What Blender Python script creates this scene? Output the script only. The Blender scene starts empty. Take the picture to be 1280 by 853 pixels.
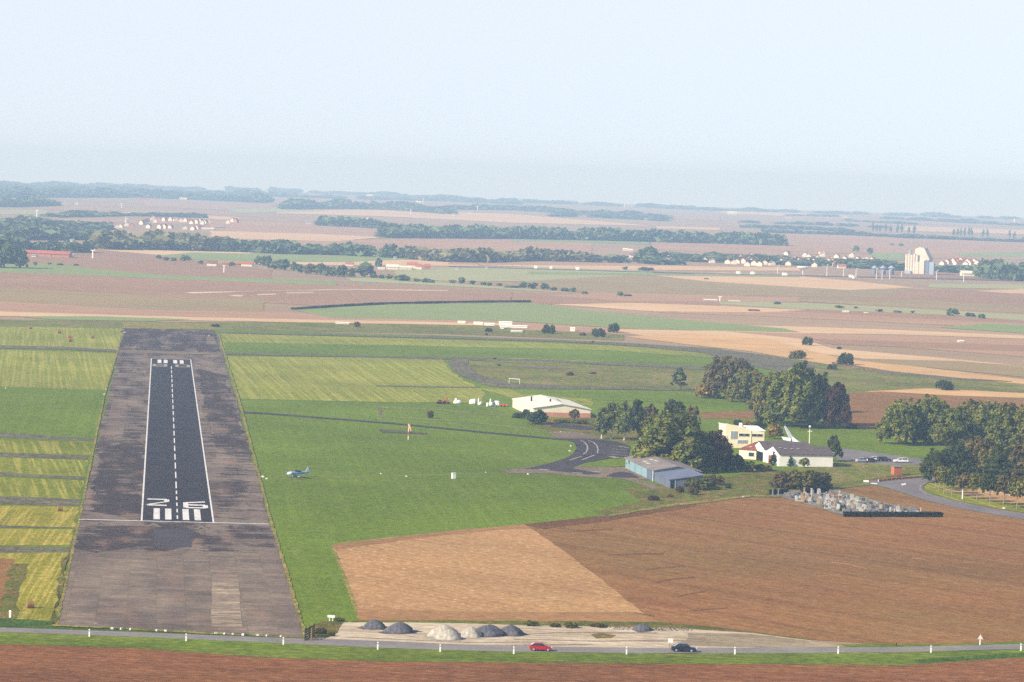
import bpy, bmesh, math, random
from mathutils import Vector, Matrix
R = math.radians
random.seed(7)
scene = bpy.context.scene
COL = scene.collection

# ------------------------------------------------------------------ camera
F = 4400.0            # focal length in pixels of a 1280 px wide frame
H = 82.0              # eye height above the airfield
ROLL = R(2.0)
VH = 205.4            # eye level above the picture centre, pixels
CR, SR = math.cos(ROLL), math.sin(ROLL)
PITCH = math.atan2(VH, F)
cam_f = Vector((0, math.cos(PITCH), -math.sin(PITCH)))
cam_u = Vector((0, math.sin(PITCH), math.cos(PITCH)))
cam_r = Vector((1, 0, 0))
EYE = Vector((0, 0, H))
cd = bpy.data.cameras.new('camera'); cam = bpy.data.objects.new('camera', cd); COL.objects.link(cam)
cr = cam_r * CR + cam_u * SR
cu = cam_u * CR - cam_r * SR
m = Matrix((cr, cu, -cam_f)).transposed().to_4x4(); m.translation = EYE
cam.matrix_world = m
cd.sensor_width = 36; cd.lens = F / 1280 * 36; cd.clip_start = 1; cd.clip_end = 60000
scene.camera = cam

# ------------------------------------------------------------------ terrain
KNOTS = [-400, 0, 1500] + list(range(2500, 15501, 1000))
def curve(y): return -20.0 * (y / 15000.0) ** 2 if y > 1500 else 0.0
def terrain(y):
    if y <= 1500: return 0.0
    for a, b in zip(KNOTS, KNOTS[1:]):
        if y <= b:
            t = (y - a) / (b - a); return curve(a) * (1 - t) + curve(b) * t
    return curve(y)
def ray(px, py):
    dx, dy = px - 640, py - 426.5
    u = dx * CR + dy * SR; v = -dx * SR + dy * CR
    return cam_r * u - cam_u * v + cam_f * F
def at(px, py):
    """the ground point seen at a place in the photograph"""
    d = ray(px, py)
    z = 0.0
    for _ in range(25):
        if d.z > -1e-4 * F: break
        t = (z - H) / d.z
        p = EYE + d * t
        z = terrain(p.y)
    t = (z - H) / d.z
    p = EYE + d * t
    if p.y > 15400: p = EYE + d * (15400 / d.y); p.z = terrain(15400)
    return p
def pxm(p): return F / p.y            # photograph pixels per metre at a ground point

# ------------------------------------------------------------------ tags and mesh building
def tag(o, label=None, cat=None, group=None, kind=None):
    if label: o['label'] = label
    if cat: o['category'] = cat
    if group: o['group'] = group
    if kind: o['kind'] = kind
    return o
def empty(name, loc, rz=0, label=None, cat=None, group=None):
    o = bpy.data.objects.new(name, None); COL.objects.link(o)
    o.location = loc; o.rotation_euler = (0, 0, rz); o.empty_display_size = .5
    return tag(o, label, cat, group)
def link(name, me, parent=None, mat=None):
    o = bpy.data.objects.new(name, me); COL.objects.link(o)
    if parent: o.parent = parent
    if mat:
        if not me.materials: me.materials.append(mat)
        elif me.materials[0] != mat:
            o.material_slots[0].link = 'OBJECT'; o.material_slots[0].material = mat
    return o
class MB:
    def __init__(s): s.v = []; s.f = []; s.mi = []
    def face(s, pts, mi=0):
        b = len(s.v); s.v += [tuple(p) for p in pts]; s.f.append(tuple(range(b, b + len(pts)))); s.mi.append(mi); return s
    def box(s, c, d, rz=0, mi=0, taper=1.0):
        x, y, z = d[0] / 2, d[1] / 2, d[2] / 2; ca, sa = math.cos(rz), math.sin(rz); b = len(s.v)
        for zz, k in ((-z, 1), (z, taper)):
            for xx, yy in ((-x, -y), (x, -y), (x, y), (-x, y)):
                xx *= k; yy *= k
                s.v.append((c[0] + xx * ca - yy * sa, c[1] + xx * sa + yy * ca, c[2] + zz))
        for f in ((0, 3, 2, 1), (4, 5, 6, 7), (0, 1, 5, 4), (1, 2, 6, 5), (2, 3, 7, 6), (3, 0, 4, 7)):
            s.f.append(tuple(b + i for i in f)); s.mi.append(mi)
        return s
    def tube(s, p0, p1, r0, r1, n=8, mi=0):
        p0 = Vector(p0); p1 = Vector(p1); ax = (p1 - p0).normalized()
        a = ax.orthogonal().normalized(); c = ax.cross(a); b = len(s.v)
        for p, r in ((p0, r0), (p1, r1)):
            for i in range(n):
                t = 2 * math.pi * i / n; s.v.append(tuple(p + a * math.cos(t) * r + c * math.sin(t) * r))
        for i in range(n):
            j = (i + 1) % n; s.f.append((b + i, b + j, b + n + j, b + n + i)); s.mi.append(mi)
        s.f.append(tuple(b + n - 1 - i for i in range(n))); s.mi.append(mi)
        s.f.append(tuple(b + n + i for i in range(n))); s.mi.append(mi)
        return s
    def loft(s, rings, mi=0, cap=True):
        b = len(s.v); n = len(rings[0])
        for r in rings: s.v += [tuple(p) for p in r]
        for k in range(len(rings) - 1):
            for i in range(n):
                j = (i + 1) % n; s.f.append((b + k * n + i, b + k * n + j, b + (k + 1) * n + j, b + (k + 1) * n + i)); s.mi.append(mi)
        if cap:
            s.f.append(tuple(b + n - 1 - i for i in range(n))); s.mi.append(mi)
            e = b + (len(rings) - 1) * n; s.f.append(tuple(e + i for i in range(n))); s.mi.append(mi)
        return s
    def prism(s, poly, axis, a, c, mi=0):
        """a 2-D outline pushed along an axis: axis 'y' reads (x, z), 'x' reads (y, z), 'z' reads (x, y)"""
        def P(p, t): return {'y': (p[0], t, p[1]), 'x': (t, p[0], p[1]), 'z': (p[0], p[1], t)}[axis]
        return s.loft([[P(p, a) for p in poly], [P(p, c) for p in poly]], mi)
    def mesh(s, name, mats, smooth=False):
        me = bpy.data.meshes.new(name); me.from_pydata(s.v, [], s.f)
        for mm in mats: me.materials.append(mm)
        if len(mats) > 1: me.polygons.foreach_set('material_index', s.mi)
        bm = bmesh.new(); bm.from_mesh(me); bmesh.ops.recalc_face_normals(bm, faces=bm.faces); bm.to_mesh(me); bm.free()
        if smooth: me.polygons.foreach_set('use_smooth', [True] * len(me.polygons))
        me.update(); return me
    def build(s, name, mats, parent=None, smooth=False):
        if not isinstance(mats, (list, tuple)): mats = [mats]
        o = bpy.data.objects.new(name, s.mesh(name, mats, smooth)); COL.objects.link(o)
        if parent: o.parent = parent
        return o
def children(o): return [c for c in bpy.data.objects if c.parent == o]
def copy_tree(o, parent=None):
    c = o.copy(); COL.objects.link(c); c.parent = parent
    for ch in KIDS(o): copy_tree(ch, c)
    return c
def KIDS(o): return list(o.children)

# ------------------------------------------------------------------ materials
def s2l(c):
    c /= 255.0
    return c / 12.92 if c <= .04045 else ((c + .055) / 1.055) ** 2.4
def C(r, g, b, k=1.0): return (s2l(r) * k, s2l(g) * k, s2l(b) * k, 1)
class G:
    """a small shader graph"""
    def __init__(s, name, rough=.9, spec=.15):
        s.m = bpy.data.materials.new(name); s.m.use_nodes = True; s.t = s.m.node_tree; s.n = s.t.nodes
        s.b = s.n['Principled BSDF']; s.b.inputs['Roughness'].default_value = rough
        s.b.inputs['Specular IOR Level'].default_value = spec
        s.co = None
    def coord(s):
        if not s.co: s.co = s.n.new('ShaderNodeTexCoord')
        return s.co.outputs['Object']
    def map(s, rz=0, scale=(1, 1, 1), loc=(0, 0, 0), vec=None):
        n0 = s.n.new('ShaderNodeMapping'); n0.inputs['Rotation'].default_value = (0, 0, -rz)
        s.t.links.new(vec or s.coord(), n0.inputs['Vector'])
        n1 = s.n.new('ShaderNodeMapping'); n1.inputs['Scale'].default_value = scale; n1.inputs['Location'].default_value = loc
        s.t.links.new(n0.outputs[0], n1.inputs['Vector']); return n1.outputs[0]
    def noise(s, vec, scale=1, detail=3, rough=.55, dist=0):
        n = s.n.new('ShaderNodeTexNoise'); n.inputs['Scale'].default_value = scale; n.inputs['Detail'].default_value = detail
        n.inputs['Roughness'].default_value = rough; n.inputs['Distortion'].default_value = dist
        s.t.links.new(vec, n.inputs['Vector']); return n.outputs[0]
    def ramp(s, f, a, b, lo=0.0, hi=1.0):
        n = s.n.new('ShaderNodeMapRange'); n.inputs['From Min'].default_value = a; n.inputs['From Max'].default_value = b
        n.inputs['To Min'].default_value = lo; n.inputs['To Max'].default_value = hi
        s.t.links.new(f, n.inputs['Value']); return n.outputs[0]
    def mix(s, f, a, b, mode='MIX'):
        n = s.n.new('ShaderNodeMix'); n.data_type = 'RGBA'; n.blend_type = mode
        for k, i in ((f, 0), (a, 6), (b, 7)):
            if hasattr(k, 'is_linked'): s.t.links.new(k, n.inputs[i])
            else: n.inputs[i].default_value = k
        return n.outputs[2]
    def math(s, op, a, b):
        n = s.n.new('ShaderNodeMath'); n.operation = op
        for k, i in ((a, 0), (b, 1)):
            if hasattr(k, 'is_linked'): s.t.links.new(k, n.inputs[i])
            else: n.inputs[i].default_value = k
        return n.outputs[0]
    def gain(s, col, f):
        """multiply a colour by a number"""
        n = s.n.new('ShaderNodeVectorMath'); n.operation = 'SCALE'
        s.t.links.new(col, n.inputs[0]); s.t.links.new(f, n.inputs['Scale']); return n.outputs[0]
    def out(s, col):
        s.t.links.new(col, s.b.inputs['Base Color']); return s.m
    def bump(s, h, st=.4, d=.1):
        n = s.n.new('ShaderNodeBump'); n.inputs['Strength'].default_value = st; n.inputs['Distance'].default_value = d
        s.t.links.new(h, n.inputs['Height']); s.t.links.new(n.outputs[0], s.b.inputs['Normal'])
def flat(name, c, rough=.7, spec=.3, metal=0, var=.12, sc=1.5):
    """a plain painted or metal surface with a little dirt"""
    g = G(name, rough, spec); g.b.inputs['Metallic'].default_value = metal
    f = g.ramp(g.noise(g.map(scale=(1, 1, 1)), sc, 4), .3, .7, 1 - var, 1 + var)
    rgb = g.n.new('ShaderNodeRGB'); rgb.outputs[0].default_value = c
    return g.out(g.gain(rgb.outputs[0], f))
def ground(name, c1, c2, c3=None, ang=0, row=None, row_len=60, row_amt=.6, patch=40, pl=1.0, fine=.6, fine_amt=.25, dots=None, rowlo=.45, rowhi=.62, trk=None):
    g = G(name, .95, .05)
    big = g.ramp(g.noise(g.map(ang, (1 / patch, 1 / (patch * pl), 1)), 1, 4, .6), .36, .64)
    mid = g.ramp(g.noise(g.map(ang, (1 / (patch * .17), 1 / (patch * .17 * pl), 1), (7, 3, 0)), 1, 4, .65), .3, .7)
    col = g.mix(g.math('ADD', g.math('MULTIPLY', big, .6), g.math('MULTIPLY', mid, .4)), c1, c2)
    if row and c3:
        r = g.ramp(g.noise(g.map(ang, (1 / row, 1 / row_len, 1)), 1, 3, .6), rowlo, rowhi, 0, row_amt)
        col = g.mix(r, col, c3)
    if trk:   # wheel tracks of the sower or sprayer, in pairs along the rows
        w = g.n.new('ShaderNodeTexWave'); w.wave_type = 'BANDS'; w.bands_direction = 'X'; w.inputs['Scale'].default_value = .314 / trk[0]; w.inputs['Distortion'].default_value = 1.2; w.inputs['Detail'].default_value = 1; w.inputs['Detail Scale'].default_value = .02
        g.t.links.new(g.map(ang), w.inputs['Vector'])
        col = g.mix(g.ramp(w.outputs['Fac'], .9, 1, 0, trk[1]), col, trk[2])
    if dots:   # small scattered clods, tufts or stalks
        d = g.ramp(g.noise(g.map(ang, (.9, .45, 1), (3, 9, 0)), 1, 3, .7), .56, .68, 0, dots[1]); col = g.mix(d, col, dots[0])
    if fine > .2: fine_amt *= 1.5
    f = g.ramp(g.noise(g.map(ang, (fine, fine * .5, 1)), 1, 4, .75), .25, .75, 1 - fine_amt, 1 + fine_amt)
    if fine > .2:
        f2 = g.ramp(g.noise(g.map(ang, (1.9, .55, 1), (2, 6, 0)), 1, 3, .8), .3, .7, 1 - fine_amt, 1 + fine_amt); f = g.math('MULTIPLY', f, f2)
    f3 = g.ramp(g.noise(g.map(ang + .6, (.6 / patch, .45 / patch, 1), (9, 1, 0)), 1, 5, .7), .3, .7, 1 - fine_amt * .6, 1 + fine_amt * .6); f = g.math('MULTIPLY', f, f3)
    return g.out(g.gain(col, f))

# ------------------------------------------------------------------ ground sheets
LAY = [0]
def patch(name, pts, mat, lay=1, jit=.35, world=False, seg=6.0):
    """a sheet on the ground whose outline is given by places in the photograph"""
    if not world:     # carry sheets that leave the picture on past its edge
        ext = []
        for a, b in zip(pts, list(pts[1:]) + [pts[0]]):
            ext.append(a)
            for sgn, lim in ((1, 1300), (-1, 60)):
                if sgn * a[0] >= lim and sgn * b[0] >= lim: ext += [(q[0] + sgn * 900, q[1] + sgn * 31) for q in (a, b)]
        pts = ext
    P = [(p if world else at(*p)) for p in pts]
    LAY[0] += 1; lay = lay + (LAY[0] % 8) * .12        # no two sheets ever lie in one plane
    rnd = random.Random(len(pts) * 31 + int(P[0].x * 7))
    Q = []
    for a, b in zip(P, P[1:] + P[:1]):
        n = max(1, min(60, int((b - a).length / (seg * max(1, a.y / 900))))) if jit else 1
        nn = Vector((-(b - a).y, (b - a).x, 0)); nn = nn.normalized() if nn.length > 0 else nn
        for i in range(n):
            p = a.lerp(b, i / n)
            if jit and i: p = p + nn * rnd.gauss(0, jit * max(1, p.y / 1100))
            Q.append(p)
    bm = bmesh.new()
    vs = [bm.verts.new((p.x, p.y, 0)) for p in Q]
    bm.faces.new(vs)
    bmesh.ops.triangulate(bm, faces=bm.faces[:])
    ys = [p.y for p in Q]
    for k in KNOTS:
        if min(ys) < k < max(ys):
            bmesh.ops.bisect_plane(bm, geom=bm.verts[:] + bm.edges[:] + bm.faces[:], plane_co=(0, k, 0), plane_no=(0, 1, 0))
    for v in bm.verts: v.co.z = terrain(v.co.y) + lay * .012 * max(1, v.co.y / 700)
    bmesh.ops.recalc_face_normals(bm, faces=bm.faces[:])
    me = bpy.data.meshes.new(name); bm.to_mesh(me); bm.free()
    o = link(name, me, None, mat); tag(o, kind='structure')
    return o
# ------------------------------------------------------------------ runway frame
A0, A1 = at(177, 651), at(267, 655); B0, B1 = at(189, 449.5), at(238.5, 450)
RO = (A0 + A1) / 2; RE = (B0 + B1) / 2
r2 = (RE - RO); RLEN = r2.length; r2.normalize(); r1 = Vector((r2.y, -r2.x, 0))
RW = (A1 - A0).dot(r1)
RANG = math.atan2(r2.y, r2.x) - math.pi / 2
def rw(s, t): return RO + r1 * s + r2 * t
def rl(px, py):
    p = at(px, py) - RO; return p.dot(r1), p.dot(r2)
print('RUNWAY len', RLEN, 'w', RW, 'ang', math.degrees(RANG), (B1 - B0).dot(r1), (A1 - A0).dot(r2), (B1 - B0).dot(r2), A0, RE)

# ------------------------------------------------------------------ ground materials
K = .80
def c(r, g, b): return C(r, g, b, K)
green = ground('grass', c(94, 114, 16), c(108, 127, 26), c(128, 140, 44), RANG, 1.6, 160, .22, 60, 1.5, .5, .22, dots=(c(142, 142, 62), .35))
green_path = ground('worn_grass', c(104, 116, 50), c(128, 132, 66), None, 0, patch=20, fine=.5)
mown = ground('mown_grass', c(118, 126, 34), c(142, 144, 50), c(172, 164, 78), RANG + R(2), 1.1, 190, .6, 50, 2, .5, .25, rowlo=.46, rowhi=.6)
mown2 = ground('mown_meadow', c(106, 116, 24), c(136, 136, 38), c(170, 160, 66), RANG + R(4), 1.5, 90, .75, 30, 2, .6, .25, rowlo=.48, rowhi=.6)
yellow = ground('cut_hay', c(128, 124, 28), c(152, 142, 44), c(186, 166, 78), RANG - R(2), 1.1, 60, .7, 22, 2, .7, .28, rowlo=.47, rowhi=.6)
rough = ground('rough_grass', c(96, 106, 36), c(126, 124, 54), c(140, 118, 78), 0, 6, 30, .6, 26, .8, .4, .30)
scrub = ground('scrub_grass', c(80, 92, 26), c(112, 110, 40), c(132, 104, 60), 0, 5, 12, .7, 14, 1, .5, .34)
path = ground('worn_track', c(108, 100, 84), c(122, 114, 86), c(84, 80, 62), 0, 2, 6, .7, 9, 1, .7, .28)
dirt = ground('bare_earth', c(110, 96, 82), c(140, 122, 104), None, 0, patch=14, fine=.7)
soil = ground('ploughed_soil', c(146, 96, 56), c(130, 100, 54), c(160, 120, 74), R(38), 2.2, 120, .4, 70, 1.3, .5, .21, dots=(c(176, 136, 84), .55), trk=(24, .28, c(104, 66, 38)))
soil_near = ground('red_ploughed_soil', c(124, 76, 44), c(134, 86, 50), c(150, 106, 66), R(88), 1.2, 90, .55, 30, 2, .5, .30, dots=(c(172, 124, 82), .5))
stub = ground('stubble', c(176, 132, 84), c(188, 146, 98), c(146, 104, 66), R(38), 1.6, 120, .4, 40, 1.5, .8, .2, dots=(c(222, 188, 138), .8))
gravel = ground('pale_gravel', c(194, 174, 146), c(214, 196, 170), c(140, 120, 98), R(85), 1.2, 30, .6, 12, .5, .8, .18)
gravel2 = ground('dusty_gravel', c(150, 132, 110), c(174, 154, 128), c(124, 116, 76), R(85), 2.0, 20, .6, 12, .5, .8, .2)
cemg = ground('grave_gravel', c(124, 116, 108), c(150, 142, 132), c(96, 104, 70), 0, 3, 3, .5, 6, 1, .8, .25)
verge = ground('verge_grass', c(84, 106, 12), c(106, 124, 24), c(140, 132, 66), R(88), 1.2, 40, .5, 20, .5, .8, .34)
straw = ground('dry_grass', c(160, 134, 78), c(136, 128, 56), c(98, 112, 40), 0, 2, 3, .8, 6, 1, .9, .34)
ditch = ground('ditch_grass', c(54, 80, 24), c(82, 102, 36), None, 0, patch=8, fine=.8, fine_amt=.35)
# far country; soil and crop colours paled towards one beige, haze partly painted in
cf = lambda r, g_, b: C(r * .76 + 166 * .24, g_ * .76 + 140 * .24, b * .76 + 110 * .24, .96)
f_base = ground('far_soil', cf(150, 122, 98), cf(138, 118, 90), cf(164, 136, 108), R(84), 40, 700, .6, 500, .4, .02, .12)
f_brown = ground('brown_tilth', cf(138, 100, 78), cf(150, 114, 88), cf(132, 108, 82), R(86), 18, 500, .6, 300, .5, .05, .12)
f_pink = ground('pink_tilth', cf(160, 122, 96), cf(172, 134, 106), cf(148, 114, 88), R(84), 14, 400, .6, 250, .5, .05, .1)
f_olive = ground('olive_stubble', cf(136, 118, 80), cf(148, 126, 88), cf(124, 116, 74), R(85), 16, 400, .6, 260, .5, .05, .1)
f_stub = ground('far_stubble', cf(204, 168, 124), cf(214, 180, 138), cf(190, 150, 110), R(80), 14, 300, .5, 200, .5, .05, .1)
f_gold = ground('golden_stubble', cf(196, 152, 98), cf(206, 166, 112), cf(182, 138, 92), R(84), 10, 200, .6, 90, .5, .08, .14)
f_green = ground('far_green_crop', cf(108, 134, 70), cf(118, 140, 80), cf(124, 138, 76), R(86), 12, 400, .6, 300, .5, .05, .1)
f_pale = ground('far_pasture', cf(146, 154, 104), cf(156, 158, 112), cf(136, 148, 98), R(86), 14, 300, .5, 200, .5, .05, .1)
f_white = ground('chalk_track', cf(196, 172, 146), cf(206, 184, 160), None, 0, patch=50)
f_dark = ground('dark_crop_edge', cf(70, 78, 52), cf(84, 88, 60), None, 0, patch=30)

# bitumen and concrete
def asphalt(name, ca, cb, streak, ang, amt=.5, wear=None):
    g = G(name, .85, .25)
    n1 = g.ramp(g.noise(g.map(ang, (1 / 9, 1 / 16, 1)), 1, 4, .6), .35, .65)
    col = g.mix(n1, ca, cb)
    st = g.ramp(g.noise(g.map(ang, (1 / 7.0, 1 / 1.2, 1), (2, 5, 0)), 1, 3, .6), .52, .68, 0, amt)
    col = g.mix(st, col, streak)
    f = g.ramp(g.noise(g.map(ang, (1.2, .6, 1)), 1, 3, .7), .25, .75, .82, 1.18)
    return g.out(g.gain(col, f))
tarmac = asphalt('runway_bitumen', c(32, 21, 25), c(46, 33, 36), c(68, 53, 52), RANG, .45)
taxi_m = asphalt('taxiway_bitumen', c(50, 40, 42), c(68, 58, 58), c(98, 86, 82), 0, .5)
road_m = asphalt('road_asphalt', c(128, 120, 116), c(146, 138, 132), c(112, 104, 102), R(0), .4)
road2_m = asphalt('country_road_asphalt', c(116, 108, 108), c(134, 124, 122), c(92, 86, 88), R(0), .5)
def old_concrete(name, tar, slab):
    g = G(name, .9, .15)
    base = g.mix(g.ramp(g.noise(g.map(RANG, (1 / 12, 1 / 40, 1)), 1, 4, .6), .35, .65), c(142, 124, 108), c(112, 96, 86))
    # rows of cast slabs, each weathered a little differently
    b = g.n.new('ShaderNodeTexBrick'); b.offset = .37; b.inputs['Scale'].default_value = 1
    b.inputs['Brick Width'].default_value = 3.4 if slab > .5 else 7.5; b.inputs['Row Height'].default_value = 5.4; b.inputs['Mortar Size'].default_value = .16 if slab > .5 else .05
    b.inputs['Color1'].default_value = (.74, .73, .74, 1); b.inputs['Color2'].default_value = (1.14, 1.11, 1.06, 1); b.inputs['Mortar'].default_value = (.84, .84, .60, 1)
    b.inputs['Mortar Smooth'].default_value = .4
    g.t.links.new(g.map(RANG + math.pi / 2, (1, 1, 1), (0, 1.2, 0)), b.inputs['Vector'])
    col = g.mix(slab, base, g.mix(1.0, base, b.outputs['Color'], 'MULTIPLY'))
    s1 = g.noise(g.map(RANG, (1 / 15.0, 1 / 9.0, 1), (4, 2, 0)), 1, 8, .8, .2)
    s2 = g.noise(g.map(RANG, (1 / 9.0, 1 / 70.0, 1), (1, 8, 0)), 1, 3, .6)
    lane = g.n.new('ShaderNodeTexBrick'); lane.offset = .41; lane.inputs['Scale'].default_value = 1; lane.inputs['Mortar Size'].default_value = 0
    lane.inputs['Brick Width'].default_value = 31; lane.inputs['Row Height'].default_value = 5.4; lane.inputs['Color1'].default_value = (0, 0, 0, 1); lane.inputs['Color2'].default_value = (1, 1, 1, 1)
    g.t.links.new(g.map(RANG + math.pi / 2, (1, 1, 1), (0, 1.2, 0)), lane.inputs['Vector'])
    lanes = g.ramp(lane.outputs['Color'], 0, 1, -.024, .024)
    st3 = g.noise(g.map(RANG, (1 / 9.0, 1 / 3.2, 1), (8, 8, 0)), 1, 6, .75)
    fld = g.math('ADD', g.math('ADD', g.math('MULTIPLY', s1, .42), g.math('MULTIPLY', st3, .34)), g.math('ADD', g.math('MULTIPLY', s2, .24), lanes))
    mask = g.ramp(fld, .5 - tar, .545 - tar, 0, .92)
    col = g.mix(mask, col, g.mix(g.ramp(st3, .35, .65), c(44, 32, 34), c(70, 56, 54)))
    rust = g.ramp(g.noise(g.map(RANG, (1 / 7, 1 / 30, 1), (11, 4, 0)), 1, 4), .55, .7, 0, .5)
    col = g.mix(rust, col, c(146, 112, 92))
    wh = g.ramp(g.noise(g.map(RANG, (1 / 2.2, 1 / 5, 1), (5, 5, 0)), 1, 2), .74, .78, 0, .6)
    col = g.mix(wh, col, c(190, 186, 188))
    f = g.ramp(g.noise(g.map(RANG, (.9, .5, 1)), 1, 4, .75), .25, .75, .78, 1.22)
    f = g.math('MULTIPLY', f, g.ramp(g.noise(g.map(RANG, (1 / 4.5, 1 / 1.3, 1), (3, 3, 0)), 1, 5, .75), .3, .7, .62, 1.34))
    return g.out(g.gain(col, f))
shoulder_m = old_concrete('tarred_concrete', .01, .4)
apron_m = old_concrete('slab_concrete', -.12, .9)
heavy_m = old_concrete('heavily_tarred_concrete', .07, .3)
farpad_m = old_concrete('grey_tarred_concrete', .06, .2)
pale_slab = ground('pale_worn_concrete', c(150, 130, 112), c(120, 104, 92), c(178, 158, 130), RANG + math.pi / 2, 1.6, 9, .8, 8, 3, .8, .25)
paint = ground('white_road_paint', c(236, 232, 226), c(216, 210, 204), c(130, 120, 118), RANG, .6, 2.5, .6, 3, 1, 1.5, .1, rowlo=.55, rowhi=.7)
paint_faint = ground('faint_paint', c(138, 124, 112), c(124, 110, 100), None, RANG, patch=1.5, fine=1.5)
paint_old = ground('worn_white_paint', c(186, 176, 166), c(170, 160, 152), c(126, 116, 112), RANG, .5, 1.5, .6, 3, 1, 1.5, .1)
fresh_tar = asphalt('patched_bitumen', c(62, 54, 58), c(72, 64, 66), c(86, 78, 78), RANG, .4)

# ------------------------------------------------------------------ the base terrain
bm = bmesh.new(); prev = None
for k in KNOTS:
    w = 900 + max(0, k) * .42
    cur = [bm.verts.new((x * w, k, terrain(k))) for x in (-1, -.5, 0, .5, 1)]
    if prev:
        for i in range(4): bm.faces.new((prev[i], prev[i + 1], cur[i + 1], cur[i]))
    prev = cur
me = bpy.data.meshes.new('ground'); bm.to_mesh(me); bm.free()
tag(link('ground', me, None, f_base), kind='structure')

# ------------------------------------------------------------------ far country, back to front
T = patch
L = 3
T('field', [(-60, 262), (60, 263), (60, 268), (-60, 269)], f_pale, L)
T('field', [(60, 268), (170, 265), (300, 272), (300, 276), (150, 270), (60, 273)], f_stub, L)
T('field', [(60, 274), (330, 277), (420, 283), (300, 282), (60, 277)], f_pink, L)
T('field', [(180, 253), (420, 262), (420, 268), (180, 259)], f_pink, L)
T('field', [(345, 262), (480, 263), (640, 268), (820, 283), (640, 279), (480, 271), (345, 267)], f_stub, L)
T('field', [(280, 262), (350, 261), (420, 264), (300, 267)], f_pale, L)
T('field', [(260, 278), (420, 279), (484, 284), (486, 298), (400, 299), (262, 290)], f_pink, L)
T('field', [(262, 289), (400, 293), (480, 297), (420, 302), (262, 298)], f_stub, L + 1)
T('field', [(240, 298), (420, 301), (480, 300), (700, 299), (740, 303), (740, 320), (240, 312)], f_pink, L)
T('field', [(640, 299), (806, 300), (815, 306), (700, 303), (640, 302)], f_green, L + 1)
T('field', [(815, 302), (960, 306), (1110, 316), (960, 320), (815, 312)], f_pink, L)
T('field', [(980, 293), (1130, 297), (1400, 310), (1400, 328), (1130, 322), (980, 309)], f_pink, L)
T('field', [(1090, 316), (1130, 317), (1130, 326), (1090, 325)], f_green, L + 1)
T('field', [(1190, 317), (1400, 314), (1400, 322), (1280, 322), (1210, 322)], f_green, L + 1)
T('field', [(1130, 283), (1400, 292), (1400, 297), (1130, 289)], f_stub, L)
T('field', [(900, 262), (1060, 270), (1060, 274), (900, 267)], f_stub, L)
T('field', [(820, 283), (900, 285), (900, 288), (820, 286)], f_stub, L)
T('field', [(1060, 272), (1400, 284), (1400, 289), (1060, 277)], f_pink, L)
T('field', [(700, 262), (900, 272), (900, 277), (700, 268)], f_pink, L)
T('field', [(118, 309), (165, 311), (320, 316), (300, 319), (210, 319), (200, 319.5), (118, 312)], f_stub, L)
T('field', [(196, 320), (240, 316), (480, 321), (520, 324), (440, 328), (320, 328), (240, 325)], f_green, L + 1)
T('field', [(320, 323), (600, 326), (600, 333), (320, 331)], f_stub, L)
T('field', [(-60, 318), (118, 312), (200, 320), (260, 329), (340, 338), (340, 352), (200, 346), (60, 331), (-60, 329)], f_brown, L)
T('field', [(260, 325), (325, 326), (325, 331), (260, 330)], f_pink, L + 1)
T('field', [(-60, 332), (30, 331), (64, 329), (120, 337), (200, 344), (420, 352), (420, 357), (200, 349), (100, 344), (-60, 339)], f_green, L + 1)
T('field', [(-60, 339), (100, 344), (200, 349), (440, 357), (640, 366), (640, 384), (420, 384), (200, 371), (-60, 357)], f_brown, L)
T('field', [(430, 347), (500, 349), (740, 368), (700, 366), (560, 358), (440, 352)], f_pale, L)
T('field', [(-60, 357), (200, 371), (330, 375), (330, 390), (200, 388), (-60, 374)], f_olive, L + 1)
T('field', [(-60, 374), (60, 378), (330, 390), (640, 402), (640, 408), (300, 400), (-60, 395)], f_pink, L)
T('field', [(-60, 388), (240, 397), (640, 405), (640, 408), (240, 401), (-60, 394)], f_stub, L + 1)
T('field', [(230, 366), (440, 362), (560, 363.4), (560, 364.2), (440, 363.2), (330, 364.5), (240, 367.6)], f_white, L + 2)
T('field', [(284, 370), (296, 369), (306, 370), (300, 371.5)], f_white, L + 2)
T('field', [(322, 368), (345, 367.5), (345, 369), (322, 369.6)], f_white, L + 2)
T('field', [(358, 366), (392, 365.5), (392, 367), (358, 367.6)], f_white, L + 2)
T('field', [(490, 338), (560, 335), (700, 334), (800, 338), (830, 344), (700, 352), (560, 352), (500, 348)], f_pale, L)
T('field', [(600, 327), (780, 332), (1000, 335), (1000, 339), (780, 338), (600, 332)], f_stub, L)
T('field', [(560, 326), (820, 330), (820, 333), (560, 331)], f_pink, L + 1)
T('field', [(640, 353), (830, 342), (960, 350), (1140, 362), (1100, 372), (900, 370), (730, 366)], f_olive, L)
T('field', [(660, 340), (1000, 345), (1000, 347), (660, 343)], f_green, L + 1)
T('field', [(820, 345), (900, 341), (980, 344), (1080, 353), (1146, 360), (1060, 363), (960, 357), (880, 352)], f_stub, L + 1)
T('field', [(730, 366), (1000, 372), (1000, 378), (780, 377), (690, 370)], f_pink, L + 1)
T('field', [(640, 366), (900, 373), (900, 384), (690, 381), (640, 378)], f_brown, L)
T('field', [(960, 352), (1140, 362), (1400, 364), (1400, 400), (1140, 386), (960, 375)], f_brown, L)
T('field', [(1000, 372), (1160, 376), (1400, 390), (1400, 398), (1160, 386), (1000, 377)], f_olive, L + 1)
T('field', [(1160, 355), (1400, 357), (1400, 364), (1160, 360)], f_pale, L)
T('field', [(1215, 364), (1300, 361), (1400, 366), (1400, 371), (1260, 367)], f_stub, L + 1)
T('field', [(1090, 340), (1280, 344), (1400, 346), (1400, 352), (1280, 350), (1090, 346)], f_brown, L)
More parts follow.
